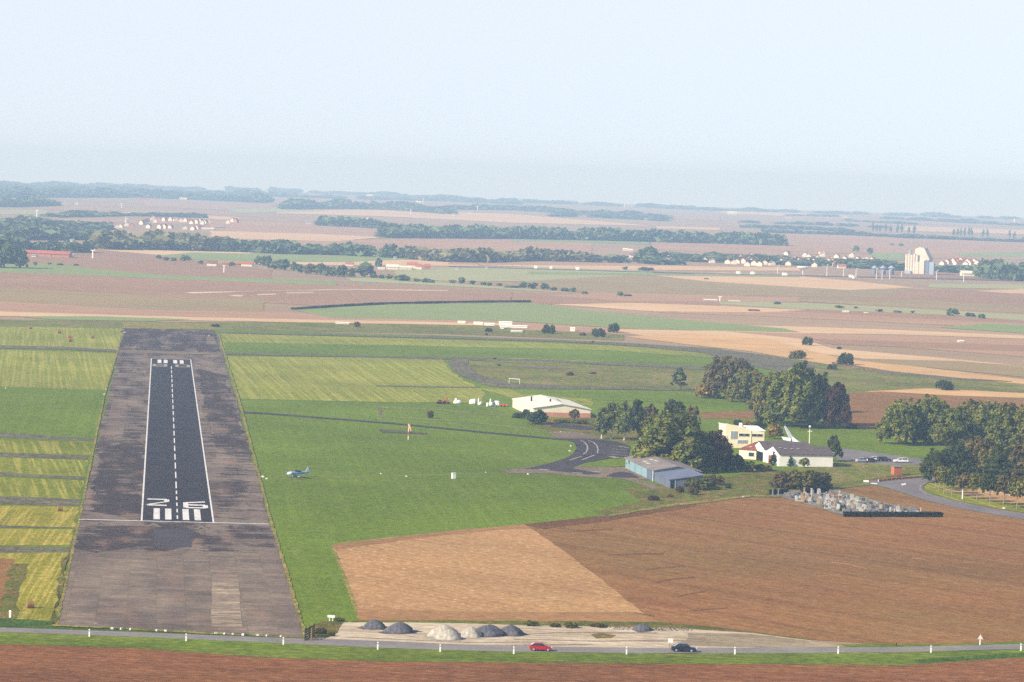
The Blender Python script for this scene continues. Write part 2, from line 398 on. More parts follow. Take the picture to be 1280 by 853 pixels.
T('field', [(860, 374), (1050, 381), (1280, 390), (1400, 396), (1400, 407), (1200, 398), (1000, 387), (860, 378)], f_pale, L)
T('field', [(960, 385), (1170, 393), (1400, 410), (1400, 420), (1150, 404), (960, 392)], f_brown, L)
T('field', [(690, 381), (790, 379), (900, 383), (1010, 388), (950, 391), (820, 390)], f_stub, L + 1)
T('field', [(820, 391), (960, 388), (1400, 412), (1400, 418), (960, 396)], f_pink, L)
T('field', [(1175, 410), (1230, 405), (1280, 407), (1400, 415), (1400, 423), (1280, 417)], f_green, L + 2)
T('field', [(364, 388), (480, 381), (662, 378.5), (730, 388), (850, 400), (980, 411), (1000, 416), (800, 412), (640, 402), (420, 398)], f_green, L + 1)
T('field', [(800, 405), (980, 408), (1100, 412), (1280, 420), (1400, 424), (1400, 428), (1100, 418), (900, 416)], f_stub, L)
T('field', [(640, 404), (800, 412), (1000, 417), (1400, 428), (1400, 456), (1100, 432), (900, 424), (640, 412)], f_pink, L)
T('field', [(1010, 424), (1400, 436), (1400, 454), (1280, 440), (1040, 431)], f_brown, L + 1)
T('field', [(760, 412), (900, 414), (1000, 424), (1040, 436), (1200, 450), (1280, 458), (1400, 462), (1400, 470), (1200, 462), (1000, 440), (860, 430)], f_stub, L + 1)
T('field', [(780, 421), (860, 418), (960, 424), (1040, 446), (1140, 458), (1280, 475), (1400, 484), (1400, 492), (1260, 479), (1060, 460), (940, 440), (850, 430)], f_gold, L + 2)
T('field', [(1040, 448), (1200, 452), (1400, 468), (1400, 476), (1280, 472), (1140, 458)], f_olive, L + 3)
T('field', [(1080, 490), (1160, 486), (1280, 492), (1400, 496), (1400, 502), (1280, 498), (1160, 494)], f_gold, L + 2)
# scrubby ground behind the airfield
T('rough_ground', [(-60, 399), (220, 403), (440, 403), (640, 407), (780, 414), (780, 426), (560, 418), (270, 412), (-60, 408)], rough, L)
T('rough_ground', [(150, 403), (270, 405), (270, 412), (152, 411)], straw, L + 1, .8)
T('grass', [(20, 396), (130, 396), (240, 400), (190, 402), (60, 400)], f_green, L + 2)
T('rough_ground', [(1030, 470), (1280, 484), (1400, 490), (1400, 500), (1100, 500), (1000, 490)], rough, L)
T('rough_ground', [(940, 448), (1030, 448), (1140, 465), (1260, 478), (1300, 488), (1180, 496), (1060, 492), (980, 470)], rough, L + 1)
T('track', [(1040, 453), (1120, 465), (1200, 473), (1265, 477), (1265, 478.5), (1190, 475), (1110, 468), (1040, 457)], path, L + 2)

# ------------------------------------------------------------------ the airfield grass
L = 2
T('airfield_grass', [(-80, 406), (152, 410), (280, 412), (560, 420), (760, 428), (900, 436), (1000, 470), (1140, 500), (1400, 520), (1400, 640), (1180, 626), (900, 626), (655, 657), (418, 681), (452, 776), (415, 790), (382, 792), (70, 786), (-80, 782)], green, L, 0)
L = 3
# left of the runway
T('grass_strip', [(-80, 407), (152, 411), (150, 439), (-80, 432)], mown, L)
T('track', [(-80, 431), (80, 434), (150, 438), (268, 442), (268, 444.5), (150, 441), (80, 437.5), (-80, 434.5)], path, L + 4, .5)
T('grass_strip', [(-80, 435), (148, 442), (134, 488), (-80, 481)], mown, L)
T('grass_strip', [(-80, 487), (0, 485), (126, 490), (112, 549), (-80, 541)], green, L)
T('track', [(-80, 540), (0, 541), (122, 549), (121, 552), (0, 547.5), (-80, 546)], path, L + 1, .5)
T('grass_strip', [(-80, 549), (0, 550), (116, 554), (113, 569), (-80, 565)], mown2, L)
T('track', [(-80, 565), (0, 566), (112, 570), (111, 575), (0, 571.5), (-80, 571)], path, L + 1, .6)
T('grass_strip', [(-80, 571), (0, 571.5), (110, 576), (106, 596), (-80, 590)], mown2, L)
T('track', [(-80, 590), (0, 590.5), (106, 597), (105, 600), (0, 595), (-80, 594)], path, L + 1, .5)
T('grass_strip', [(-80, 597), (0, 597), (105, 601), (100, 625), (-80, 620)], mown2, L)
T('track', [(-80, 620), (0, 620.5), (102, 625), (99, 633), (0, 631), (-80, 631)], path, L + 1, .5)
T('grass_strip', [(-80, 633), (0, 633), (99, 634), (95, 660), (-80, 657)], yellow, L)
T('track', [(-80, 657), (0, 657), (92, 659.5), (92, 661), (0, 660), (-80, 660)], path, L + 1, .4)
T('grass_strip', [(-80, 661), (92, 662), (87, 682), (-80, 682)], yellow, L)
T('track', [(-80, 683), (0, 683), (87, 685), (86, 690.5), (0, 692), (-80, 691)], path, L + 1, .5)
T('grass_strip', [(-80, 692), (86, 691), (70, 778), (-80, 776)], yellow, L)
T('ploughed_field', [(-80, 697), (18, 699), (12, 725), (0, 758), (-80, 756)], soil, L + 1)
T('rough_ground', [(14, 705), (36, 705), (24, 745), (18, 775), (0, 772), (2, 755)], scrub, L + 1)
T('rough_ground', [(-80, 770), (0, 773), (68, 777), (66, 782), (0, 784), (-80, 783)], ditch, L + 2, .5)
T('rough_ground', [(86, 691), (79, 735), (70, 780), (63, 780), (70, 745), (78, 700)], scrub, L + 10, .3)
# right of the runway
T('grass_strip', [(272, 417), (560, 425), (760, 432), (880, 438), (900, 450), (560, 446), (274, 442)], mown, L)
T('grass_strip', [(280, 428), (500, 432), (760, 438), (900, 448), (900, 456), (640, 450), (280, 441)], green, L + 1)
T('track', [(272, 415), (420, 418.5), (560, 421.5), (700, 425.5), (780, 429), (840, 433), (900, 437), (980, 448), (1020, 459), (980, 467), (940, 458), (880, 442), (800, 434), (700, 428), (560, 424), (420, 420.5), (272, 417)], path, L + 5, .4)
T('track', [(274, 441), (420, 444.5), (560, 447), (700, 451), (860, 458), (940, 462), (940, 465), (860, 462), (700, 454), (560, 450), (420, 446.5), (274, 443.5)], path, L + 5, .5)
T('grass_strip', [(280, 446), (554, 448), (562, 462), (584, 478), (604, 487), (604, 504), (480, 503), (300, 499)], mown, L + 1)
T('grass_strip', [(585, 452), (720, 456), (880, 462), (900, 470), (880, 490), (700, 484), (610, 476), (588, 462)], rough, L + 1)
T('grass_strip', [(640, 448), (740, 452), (860, 460), (860, 461), (740, 456), (600, 452)], mown, L + 2)
T('grass_strip', [(640, 486), (740, 490), (880, 494), (880, 505), (740, 500), (650, 492)], green, L + 2)
T('track', [(558, 448), (583, 449), (588, 460), (600, 470), (640, 480), (740, 484), (900, 488), (900, 490), (740, 487), (650, 487), (610, 483), (580, 472), (566, 462)], path, L + 6, .4)
T('track', [(470, 482.5), (600, 484.5), (600, 485.6), (540, 485), (470, 483.4)], path, L + 6, .3)
T('track', [(632, 458), (700, 459.5), (720, 462), (690, 462), (650, 460)], dirt, L + 6, .4)
T('grass_strip', [(600, 486), (640, 488), (740, 500), (740, 508), (640, 498)], mown, L + 2)
T('worn_grass', [(473, 509), (540, 511), (680, 524), (730, 536), (730, 537), (680, 526), (540, 513), (478, 511)], green_path, L + 1, .3)
T('worn_grass', [(476, 520), (560, 525), (640, 533), (760, 547), (760, 548.4), (640, 535), (560, 526.8), (478, 522)], green_path, L + 1, .3)
T('worn_grass', [(471, 509), (475, 509), (479, 522), (476, 522)], dirt, L + 2, .2)
T('bare_patch', [(473, 537), (500, 539), (534, 541.5), (533, 543.6), (500, 542.4), (478, 541.5)], ground('dark_turned_soil', c(84, 80, 64), c(98, 88, 70), None, 0, patch=6), L + 3, .4)
# grass tracks across the field
T('worn_grass', [(340, 599), (470, 595), (640, 591), (640, 592.2), (470, 596.3), (340, 600.5)], green_path, L + 1, .2)
# earth and grass round the hangars
T('rough_ground', [(655, 528), (740, 520), (790, 520), (830, 545), (790, 556), (720, 549), (690, 542)], scrub, L + 2)
T('bare_earth', [(684, 541), (712, 539), (740, 544), (760, 549), (700, 549)], dirt, L + 4)
T('lane', [(676, 527), (700, 530), (740, 534), (760, 536), (760, 539), (730, 538), (690, 534)], taxi_m, L + 5, .3)
T('rough_ground', [(780, 610), (850, 604), (960, 588), (1060, 586), (1120, 592), (1160, 590), (1090, 604), (1040, 614), (975, 618), (930, 622), (830, 634), (760, 645), (740, 640), (800, 628)], scrub, L + 2)
T('rough_ground', [(880, 500), (1000, 512), (1100, 540), (1100, 550), (960, 532), (880, 520)], green, L + 2)
T('ploughed_field', [(870, 516), (950, 514), (950, 524), (880, 524)], soil, L + 3)
T('ploughed_field', [(1030, 494), (1100, 490), (1280, 500), (1400, 512), (1400, 545), (1100, 545), (1060, 536)], soil, L + 3)
T('grass', [(960, 544), (1060, 536), (1200, 544), (1200, 576), (1120, 574), (1050, 560), (990, 560)], green, L + 4)
T('car_park', [(1045, 560), (1120, 570), (1165, 576), (1165, 582), (1120, 582), (1080, 580), (1046, 576)], road2_m, L + 5, .3)
T('grass', [(1046, 578), (1165, 583), (1172, 592), (1110, 596), (1070, 602), (1000, 610), (1000, 590)], rough, L + 4)
T('dry_grass_edge', [(760, 644.5), (830, 632), (900, 624), (940, 619), (975, 621), (975, 623), (940, 621.5), (900, 627), (830, 635.5), (760, 647)], straw, L + 8, .4)
T('lane', [(990, 618), (1040, 610), (1100, 602), (1150, 604), (1150, 606), (1100, 605), (1040, 613), (990, 620)], green_path, L + 5, .3)

# ------------------------------------------------------------------ runway and pavements
L = 6
T('concrete_apron', [(100, 648), (338, 655), (382, 798), (70, 784)], apron_m, L, .25)
T('runway_shoulder', [(155, 412), (266, 414), (272, 420), (336, 650), (347, 690), (86, 690), (100, 648)], shoulder_m, L + 1, .25)
T('tarred_patch', [(97, 660), (130, 656), (190, 659), (234, 661), (250, 668), (236, 684), (205, 690), (160, 686), (120, 692), (93, 686)], heavy_m, L + 2, .5)
T('tarred_patch', [(128, 560), (170, 552), (181, 556), (177, 640), (150, 646), (112, 640)], heavy_m, L + 2, .8)
T('tarred_patch', [(250, 462), (282, 470), (296, 520), (310, 560), (270, 560), (258, 520)], heavy_m, L + 2, .8)
T('concrete_pad', [(154, 411), (268, 413.5), (276, 440), (148, 439)], farpad_m, L + 2, .2)
T('track', [(146, 438), (278, 441.5), (279, 444.5), (146, 441.5)], dirt, L + 3, .3)
T('concrete_patch', [(258, 421), (266, 421), (272, 431.5), (258, 431.5)], dirt, L + 3, .1)
hw = RW / 2
T('runway', [rw(-hw, -1), rw(hw, -1), rw(hw, RLEN + 2), rw(-hw, RLEN + 2)], tarmac, L + 3, 0, True)
s0, t0 = rl(192, 662); s1, t1 = rl(234, 685)
T('bitumen_patch', [rw(s0, t0), rw(s1 + 1, t0), rw(s1 + 1, t1), rw(s0, t1)], fresh_tar, L + 3, .15, True)
# dry grass along the pavement edges
T('dry_grass_edge', [(272, 418), (274, 418), (300, 500), (341.5, 655), (383, 792), (380, 798), (337, 652), (297, 500)], straw, L + 5, .1, False, 1.5)
T('dry_grass_edge', [(156, 412), (154.5, 412), (128.5, 500), (99.5, 640), (69, 780), (72, 784), (102.5, 640), (130.5, 500)], straw, L + 5, .1, False, 1.5)
# markings
def quads(name, qs, mat, lay):
    b = MB()
    for q in qs: b.face([(p.x, p.y, terrain(p.y) + lay * .012 * max(1, p.y / 700)) for p in q])
    return tag(b.build(name, mat), kind='structure')
def rect(s0, t0, s1, t1): return [rw(s0, t0), rw(s1, t0), rw(s1, t1), rw(s0, t1)]
ML = L + 6
quads('runway_edge_line', [rect(-hw - .2, 0, -hw + .2, RLEN)], paint, ML)
quads('runway_edge_line', [rect(hw - .2, 0, hw + .2, RLEN)], paint, ML)
sA, tA = rl(99, 648.6); sB, tB = rl(337, 658.5)
T('dry_grass_edge', [(66, 781.5), (160, 786), (260, 791.5), (384, 797.5), (384, 799), (260, 793.5), (160, 788), (64, 783.5)], straw, L + 6, .35, False, 2)
T('concrete_patch', [(265, 728), (298, 728), (303, 786), (264, 784)], pale_slab, L + 3, .1)
quads('threshold_line', [rect(sA, -1.2, sB, 0)], paint, ML + 1)
quads('threshold_line', [rect(-hw, RLEN - 1, hw, RLEN)], paint, ML + 1)
bars = []
for px in (195.8, 210.3, 232.2, 246.7):
    s, _ = rl(px, 645); bars.append(rect(s - .74, 4, s + .74, 30))
quads('threshold_bars', bars, paint, ML)
bars = []
for px in (199.3, 207, 219, 227):
    s, _ = rl(px, 453); bars.append(rect(s - .8, RLEN - 33, s + .8, RLEN - 8))
quads('threshold_bars', bars, paint, ML)
t = 6.0; ds = []
while t < RLEN - 60:
    ln, pr = (8.5, 15.5) if t < 82 else (19, 29)
    ds.append(rect(-.17, t, .17, t + ln)); t += pr
quads('centre_line', ds, paint, ML)
def stroke(pts, w, o, flip):
    qs = []
    for (a, b_), (c_, d_) in zip(pts, pts[1:]):
        vert = abs(d_ - b_) > 8 and abs(c_ - a) < 1
        dx, dy = (w, 0) if abs(d_ - b_) > abs(c_ - a) * 1.5 else (0, w * 2.2)
        q = [(a - dx, b_ - dy), (a + dx, b_ + dy), (c_ + dx, d_ + dy), (c_ - dx, d_ - dy)]
        qs.append([rw(o[0] + flip * x, o[1] + flip * y) for x, y in q])
    return qs
W_, H_ = 2.35, 15.0
DIG = {'2': [[(-W_, H_), (W_, H_)], [(W_, H_), (W_, H_ * .62)], [(W_, H_ * .62), (-W_, 1.0)], [(-W_, 0), (W_, 0)]],
       '6': [[(W_, H_), (-W_, H_ * .8)], [(-W_, H_ * .85), (-W_, 0)], [(-W_, 0), (W_, 0)], [(W_, 0), (W_, H_ * .45)], [(W_, H_ * .45), (-W_, H_ * .45)]],
       '0': [[(-W_, H_), (W_, H_)], [(W_, H_), (W_, 0)], [(W_, 0), (-W_, 0)], [(-W_, 0), (-W_, H_)]],
       '8': [[(-W_, H_), (W_, H_)], [(W_, H_), (W_, 0)], [(W_, 0), (-W_, 0)], [(-W_, 0), (-W_, H_)], [(-W_, H_ / 2), (W_, H_ / 2)]]}
def digit(ch, s, t, flip):
    for k, st in enumerate(DIG[ch]): quads('runway_number', stroke(st, .62, (s, t), flip), paint if flip > 0 else paint_old, ML + .12 * k)
s, t = rl(196.2, 632.5); digit('2', s, t, 1)
s, t = rl(244.7, 635.8); digit('6', s, t, 1)
digit('8', -4.6, RLEN - 42, -1)
digit('0', 4.6, RLEN - 42, -1)
for px, py in ((127, 652.6), (191.5, 655), (252, 658.2)):
    s, t = rl(px, py)
    quads('displaced_arrow', [[rw(s, t), rw(s + 2.0, t - 8), rw(s + 1.0, t - 8), rw(s, t - 4)], [rw(s, t), rw(s, t - 4), rw(s - 1.0, t - 8), rw(s - 2.0, t - 8)]], paint_faint, ML)

# ------------------------------------------------------------------ taxiway
T('taxiway_shoulder', [(624, 589), (660, 585), (700, 577), (760, 585), (800, 584), (816, 600), (790, 600), (740, 597), (690, 593), (640, 592)], dirt, L, .3)
T('grass', [(722, 580), (750, 577), (786, 575), (788, 583), (760, 585), (735, 584), (716, 583)], green, L + 1, .2)
T('taxiway', [(712, 549), (735, 549), (770, 552.5), (788, 558), (785, 571), (762, 573.5), (748, 576), (730, 580), (715, 586), (752, 593), (736, 594), (690, 589), (656, 586.5), (690, 579), (708, 573), (717, 567), (721, 560), (718, 554), (706, 550)], taxi_m, L + 2, .15)
T('taxiway', [(300, 514.6), (360, 518.8), (500, 530), (620, 541.6), (700, 548.8), (720, 551), (700, 550.6), (620, 543.4), (500, 531.6), (360, 520.4), (300, 516.8)], taxi_m, L + 2, .12)
T('taxiway_apron', [(766, 592), (776, 590.5), (790, 592), (800, 598), (770, 597.6), (758, 596)], taxi_m, L + 2, .2)
T('bare_earth', [(786, 598), (812, 604), (828, 612), (816, 612), (790, 602), (778, 600)], dirt, L + 1, .3)
def ribbon(name, pts, wd, mat, lay):
    P = [at(*p) for p in pts]; qs = []
    N = []
    for i in range(len(P)):
        d = P[min(i + 1, len(P) - 1)] - P[max(i - 1, 0)]; N.append(Vector((-d.y, d.x, 0)).normalized() * wd / 2)
    for i in range(len(P) - 1): qs.append([P[i] - N[i], P[i] + N[i], P[i + 1] + N[i + 1], P[i + 1] - N[i + 1]])
    return quads(name, qs, mat, lay)
ribbon('taxiway_line', [(726, 551.5), (731, 554), (734, 558), (734.5, 562), (733, 566), (729, 569)], .4, paint_old, ML)
ribbon('taxiway_line', [(727, 571.5), (720, 573.5), (712, 576.5)], .55, paint_old, ML)
ribbon('taxiway_line', [(735, 551.5), (742, 554), (746, 558), (747.6, 563), (746.6, 567.5)], .4, paint_old, ML)
ribbon('taxiway_line', [(743, 570), (735, 573), (727, 576)], .55, paint_old, ML)
for a, b in (((764.5, 562.2), (784, 563.6)), ((764.5, 565.8), (784, 566.8)), ((763, 569.2), (783.5, 570.4)), ((773, 558.6), (786, 561))):
    ribbon('parking_line', [a, b], .9, paint_old, ML)
for a, b in (((673, 587.5), (686, 588.8)), ((740, 590.3), (750, 591)), ((715, 592), (728, 592.6)), ((764, 571.7), (772, 573.5))):
    ribbon('parking_line', [a, b], 2.2, paint_old, ML)

# ------------------------------------------------------------------ front fields and road
L = 4
T('ploughed_field', [(655, 656), (700, 651), (760, 645), (820, 635), (870, 629), (920, 623), (960, 622), (1000, 618), (1040, 613), (1090, 607), (1112, 612), (1140, 621), (1180, 631), (1230, 641), (1280, 650), (1420, 672), (1420, 806), (1150, 809), (1010, 800), (900, 786), (820, 779)], soil, L, .2)
T('stubble_field', [(416, 681), (500, 671), (560, 664.5), (640, 657.6), (655, 655.6), (700, 686), (755, 727), (803, 766), (822, 779), (640, 779), (452, 778), (436, 735)], stub, L + 1, .15)
hl = ground('headland_soil', c(156, 114, 72), c(166, 124, 82), None, R(85), patch=20, fine=.8)
T('headland', [(416, 681), (500, 671), (560, 664.5), (640, 657.6), (655, 655.6), (664, 662), (640, 662), (560, 669), (500, 676), (420, 688)], hl, L + 2, .5)
T('headland', [(447, 762), (640, 766), (796, 766), (822, 779), (640, 779), (452, 778)], hl, L + 2, .6)
T('headland', [(655, 656), (700, 651), (760, 645), (820, 635), (870, 629), (870, 633), (820, 641), (760, 652), (680, 662)], ground('dark_headland_soil', c(112, 76, 46), c(122, 84, 50), None, 0, patch=20, fine=.8), L + 2, .6)
tyre = ground('wheel_marks', c(118, 80, 48), c(130, 90, 54), None, 0, patch=6, fine=1.2)
for arc in ([(760, 693.5), (780, 693), (806, 692), (828, 692)], [(808, 712), (820, 710), (836, 709), (855, 707.5)], [(820, 728), (828, 725.5), (845, 723.5), (868, 721.5)], [(846, 746), (856, 743.5), (868, 741), (882, 739)], [(866, 763), (890, 761), (910, 760)], [(712, 664), (740, 662.5), (766, 661)], [(792, 766), (805, 768), (818, 770)]):
    T('wheel_marks', arc + [(x_, y_ + 1.4) for x_, y_ in arc[::-1]], tyre, L + 3, .25)
pale_s = ground('pale_soil', c(176, 130, 88), c(160, 112, 72), None, 0, patch=6, fine=1.2)
for arc in ([(1040, 703), (1062, 706), (1084, 711.5)], [(1140, 697.5), (1156, 699.5)], [(1225, 730), (1270, 733)]):
    T('pale_soil', arc + [(x_, y_ + 1.3) for x_, y_ in arc[::-1]], pale_s, L + 3, .4)
T('dry_grass_edge', [(413.5, 681), (417, 681), (438, 735), (453, 777), (448, 777), (431, 730)], straw, L + 2, .1, False, 1.5)
T('field_margin', [(440, 776), (640, 776.5), (820, 778), (900, 785), (1010, 799), (1010, 803), (880, 789), (640, 782), (440, 781)], scrub, L + 3, .5)
T('lay_by', [(398, 790), (420, 779), (520, 779), (640, 782), (760, 784), (860, 787), (940, 792), (1010, 801), (1030, 806), (1000, 812), (640, 812), (380, 800)], gravel, L + 4, .4)
rut = ground('wheel_ruts', c(146, 126, 104), c(160, 140, 118), None, 0, patch=5, fine=1)
for arc in ([(430, 797), (500, 800), (580, 803.5), (680, 803)], [(440, 801), (520, 804.5), (600, 807.5), (740, 806)], [(600, 795), (700, 791), (820, 791.5)], [(640, 799.5), (740, 802), (860, 801)], [(470, 790), (520, 797), (545, 803)], [(840, 796), (900, 801), (980, 806)]):
    T('wheel_ruts', arc + [(x_ + 4, y_ + 1.0) for x_, y_ in arc[::-1]], rut, L + 5.5, .4)
T('lay_by', [(860, 792), (940, 793), (1020, 803), (1060, 809), (960, 811), (840, 807)], gravel2, L + 5, .6)
T('rough_ground', [(738, 794), (752, 792.5), (770, 795), (764, 798.5), (745, 799)], scrub, L + 6, .5)
T('rough_ground', [(384, 790), (404, 778), (430, 778), (424, 786), (410, 798), (386, 798)], scrub, L + 6, .5)
T('verge', [(1000, 806), (1150, 806.5), (1420, 799), (1420, 808), (1150, 812), (1000, 812)], verge, L + 4, .4)
T('verge', [(-160, 786), (70, 783), (390, 797), (390, 801), (-160, 791)], ditch, L + 2, .4)
RT = [(-160, 783), (0, 785.5), (160, 790.8), (320, 797.3), (480, 802.5), (560, 806), (640, 808.5), (800, 811), (960, 811), (1120, 810), (1280, 806), (1420, 800)]
RB = [(-160, 788.5), (0, 791), (160, 796.8), (320, 803.6), (480, 811), (560, 813.6), (640, 816), (800, 817.8), (960, 817.6), (1120, 816.6), (1280, 812.4), (1420, 806.5)]
T('road', RT + RB[::-1], road_m, L + 7, .06)
mid = [(x0, y0 * .12 + y1 * .88) for (x0, y0), (x1, y1) in zip(RT, RB)]
ribbon('road_edge_line', mid, .16, paint_old, L + 9)
ribbon('road_centre_line', [(x0, (y0 + y1) / 2) for (x0, y0), (x1, y1) in zip(RT, RB)][::1], .12, paint_old, L + 9)
T('verge', RB + [(1420, 818), (1280, 823), (1200, 828), (1120, 833), (1060, 832), (960, 831), (800, 830.5), (640, 829.5), (480, 828), (320, 822.5), (160, 811), (0, 806), (-160, 801)], verge, L + 6, .25)
T('ditch', [(1140, 826), (1200, 822), (1280, 817), (1420, 810), (1420, 816), (1280, 822), (1200, 827), (1150, 830)], ditch, L + 8, .3)  # dark green ditch strip, with the hedge's shade put into its colour
T('ploughed_field', [(-160, 799), (0, 804), (160, 809), (320, 821), (480, 827), (640, 828), (960, 830), (1120, 832), (1200, 827), (1280, 822), (1420, 817), (1420, 1000), (-160, 1000)], soil_near, L + 5, .3)
# country road on the right
T('country_road', [(1082, 603), (1112, 600), (1146, 597.6), (1176, 596), (1200, 594), (1200, 599), (1174, 601.5), (1160, 604), (1154, 608), (1154, 613), (1162, 618), (1184, 624.5), (1212, 631), (1250, 638), (1300, 646), (1420, 664), (1420, 672), (1300, 653), (1250, 645.4), (1200, 636.5), (1160, 627), (1132, 618), (1112, 611.5), (1096, 607.5)], road2_m, L + 5, .15)
ribbon('road_edge_line', [(1158, 604.2), (1150.5, 608), (1150, 613), (1158, 618.5), (1184, 626), (1212, 632.4), (1250, 639.6), (1300, 647.5)], .25, paint_old, L + 8)
T('traffic_island', [(1126, 606), (1132, 605), (1133, 607), (1127, 608)], paint, L + 8, 0)
T('verge', [(1164, 603.5), (1180, 602), (1280, 622), (1420, 645), (1420, 663), (1300, 645), (1250, 637), (1212, 630), (1184, 623.5), (1163, 617), (1156, 612), (1156, 608)], mown2, L + 4, .2)
T('stubble_field', [(1178, 612), (1280, 612), (1420, 622), (1420, 648), (1280, 632), (1210, 621)], stub, L + 5, .3)
# ------------------------------------------------------------------ foliage
def leafmat(name, ca, cb, cc=None, cc_amt=.3, rough=.75):
    g = G(name, rough, .12)
    geo = g.n.new('ShaderNodeNewGeometry'); oi = g.n.new('ShaderNodeObjectInfo')
    n = g.ramp(g.noise(g.map(scale=(1, 1, 1)), 2.6, 3, .6), .36, .64)
    col = g.mix(n, ca, cb)
    if cc:
        d = g.ramp(g.noise(g.map(scale=(1, 1, 1), loc=(5, 2, 1)), 1.9, 2, .5), .5, .66, 0, cc_amt); col = g.mix(d, col, cc)
    isl = g.ramp(geo.outputs['Random Per Island'], 0, 1, .62, 1.38)
    col = g.gain(col, isl)
    col = g.gain(col, g.ramp(oi.outputs['Random'], 0, 1, .85, 1.15))
    tr = g.n.new('ShaderNodeBsdfTranslucent'); g.t.links.new(col, tr.inputs['Color'])
    mx = g.n.new('ShaderNodeMixShader'); mx.inputs[0].default_value = .22
    g.t.links.new(g.b.outputs[0], mx.inputs[1]); g.t.links.new(tr.outputs[0], mx.inputs[2])
    g.t.links.new(mx.outputs[0], g.n['Material Output'].inputs['Surface'])
    return g.out(col)
def lf(r, g_, b): return C(r, g_, b, .92)
L_green = leafmat('green_leaves', lf(82, 94, 34), lf(120, 122, 46), lf(142, 128, 54), .35)
L_dark = leafmat('dark_leaves', lf(56, 66, 32), lf(82, 90, 42))
L_olive = leafmat('olive_leaves', lf(92, 96, 40), lf(120, 116, 50), lf(134, 108, 54), .4)
L_brown = leafmat('browned_leaves', lf(86, 80, 44), lf(112, 98, 54), lf(132, 102, 52), .4)
L_copper = leafmat('copper_leaves', lf(62, 44, 36), lf(98, 70, 48), lf(110, 96, 48), .3)
L_autumn = leafmat('autumn_leaves', lf(124, 112, 40), lf(166, 132, 48), lf(140, 128, 44), .5)
L_birch = leafmat('birch_leaves', lf(88, 102, 52), lf(124, 132, 68), lf(150, 146, 80), .3)
L_pine = leafmat('pine_needles', lf(40, 60, 40), lf(64, 84, 48))
L_shrub = leafmat('shrub_leaves', lf(92, 102, 42), lf(120, 118, 54), lf(132, 96, 52), .5)
L_hedge = leafmat('hedge_leaves', lf(30, 34, 24), lf(46, 48, 30))
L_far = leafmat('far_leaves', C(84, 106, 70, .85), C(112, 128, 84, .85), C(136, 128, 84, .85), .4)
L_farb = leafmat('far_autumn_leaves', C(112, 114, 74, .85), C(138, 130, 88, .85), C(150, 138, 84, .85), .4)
M_bark = flat('bark', C(96, 84, 70, .8), .9, .1, 0, .3, 2)
M_birchbark = flat('birch_bark', C(196, 186, 172, .8), .8, .1, 0, .25, 3)
M_palebark = flat('pale_bark', C(150, 136, 112, .8), .9, .1, 0, .25, 2)

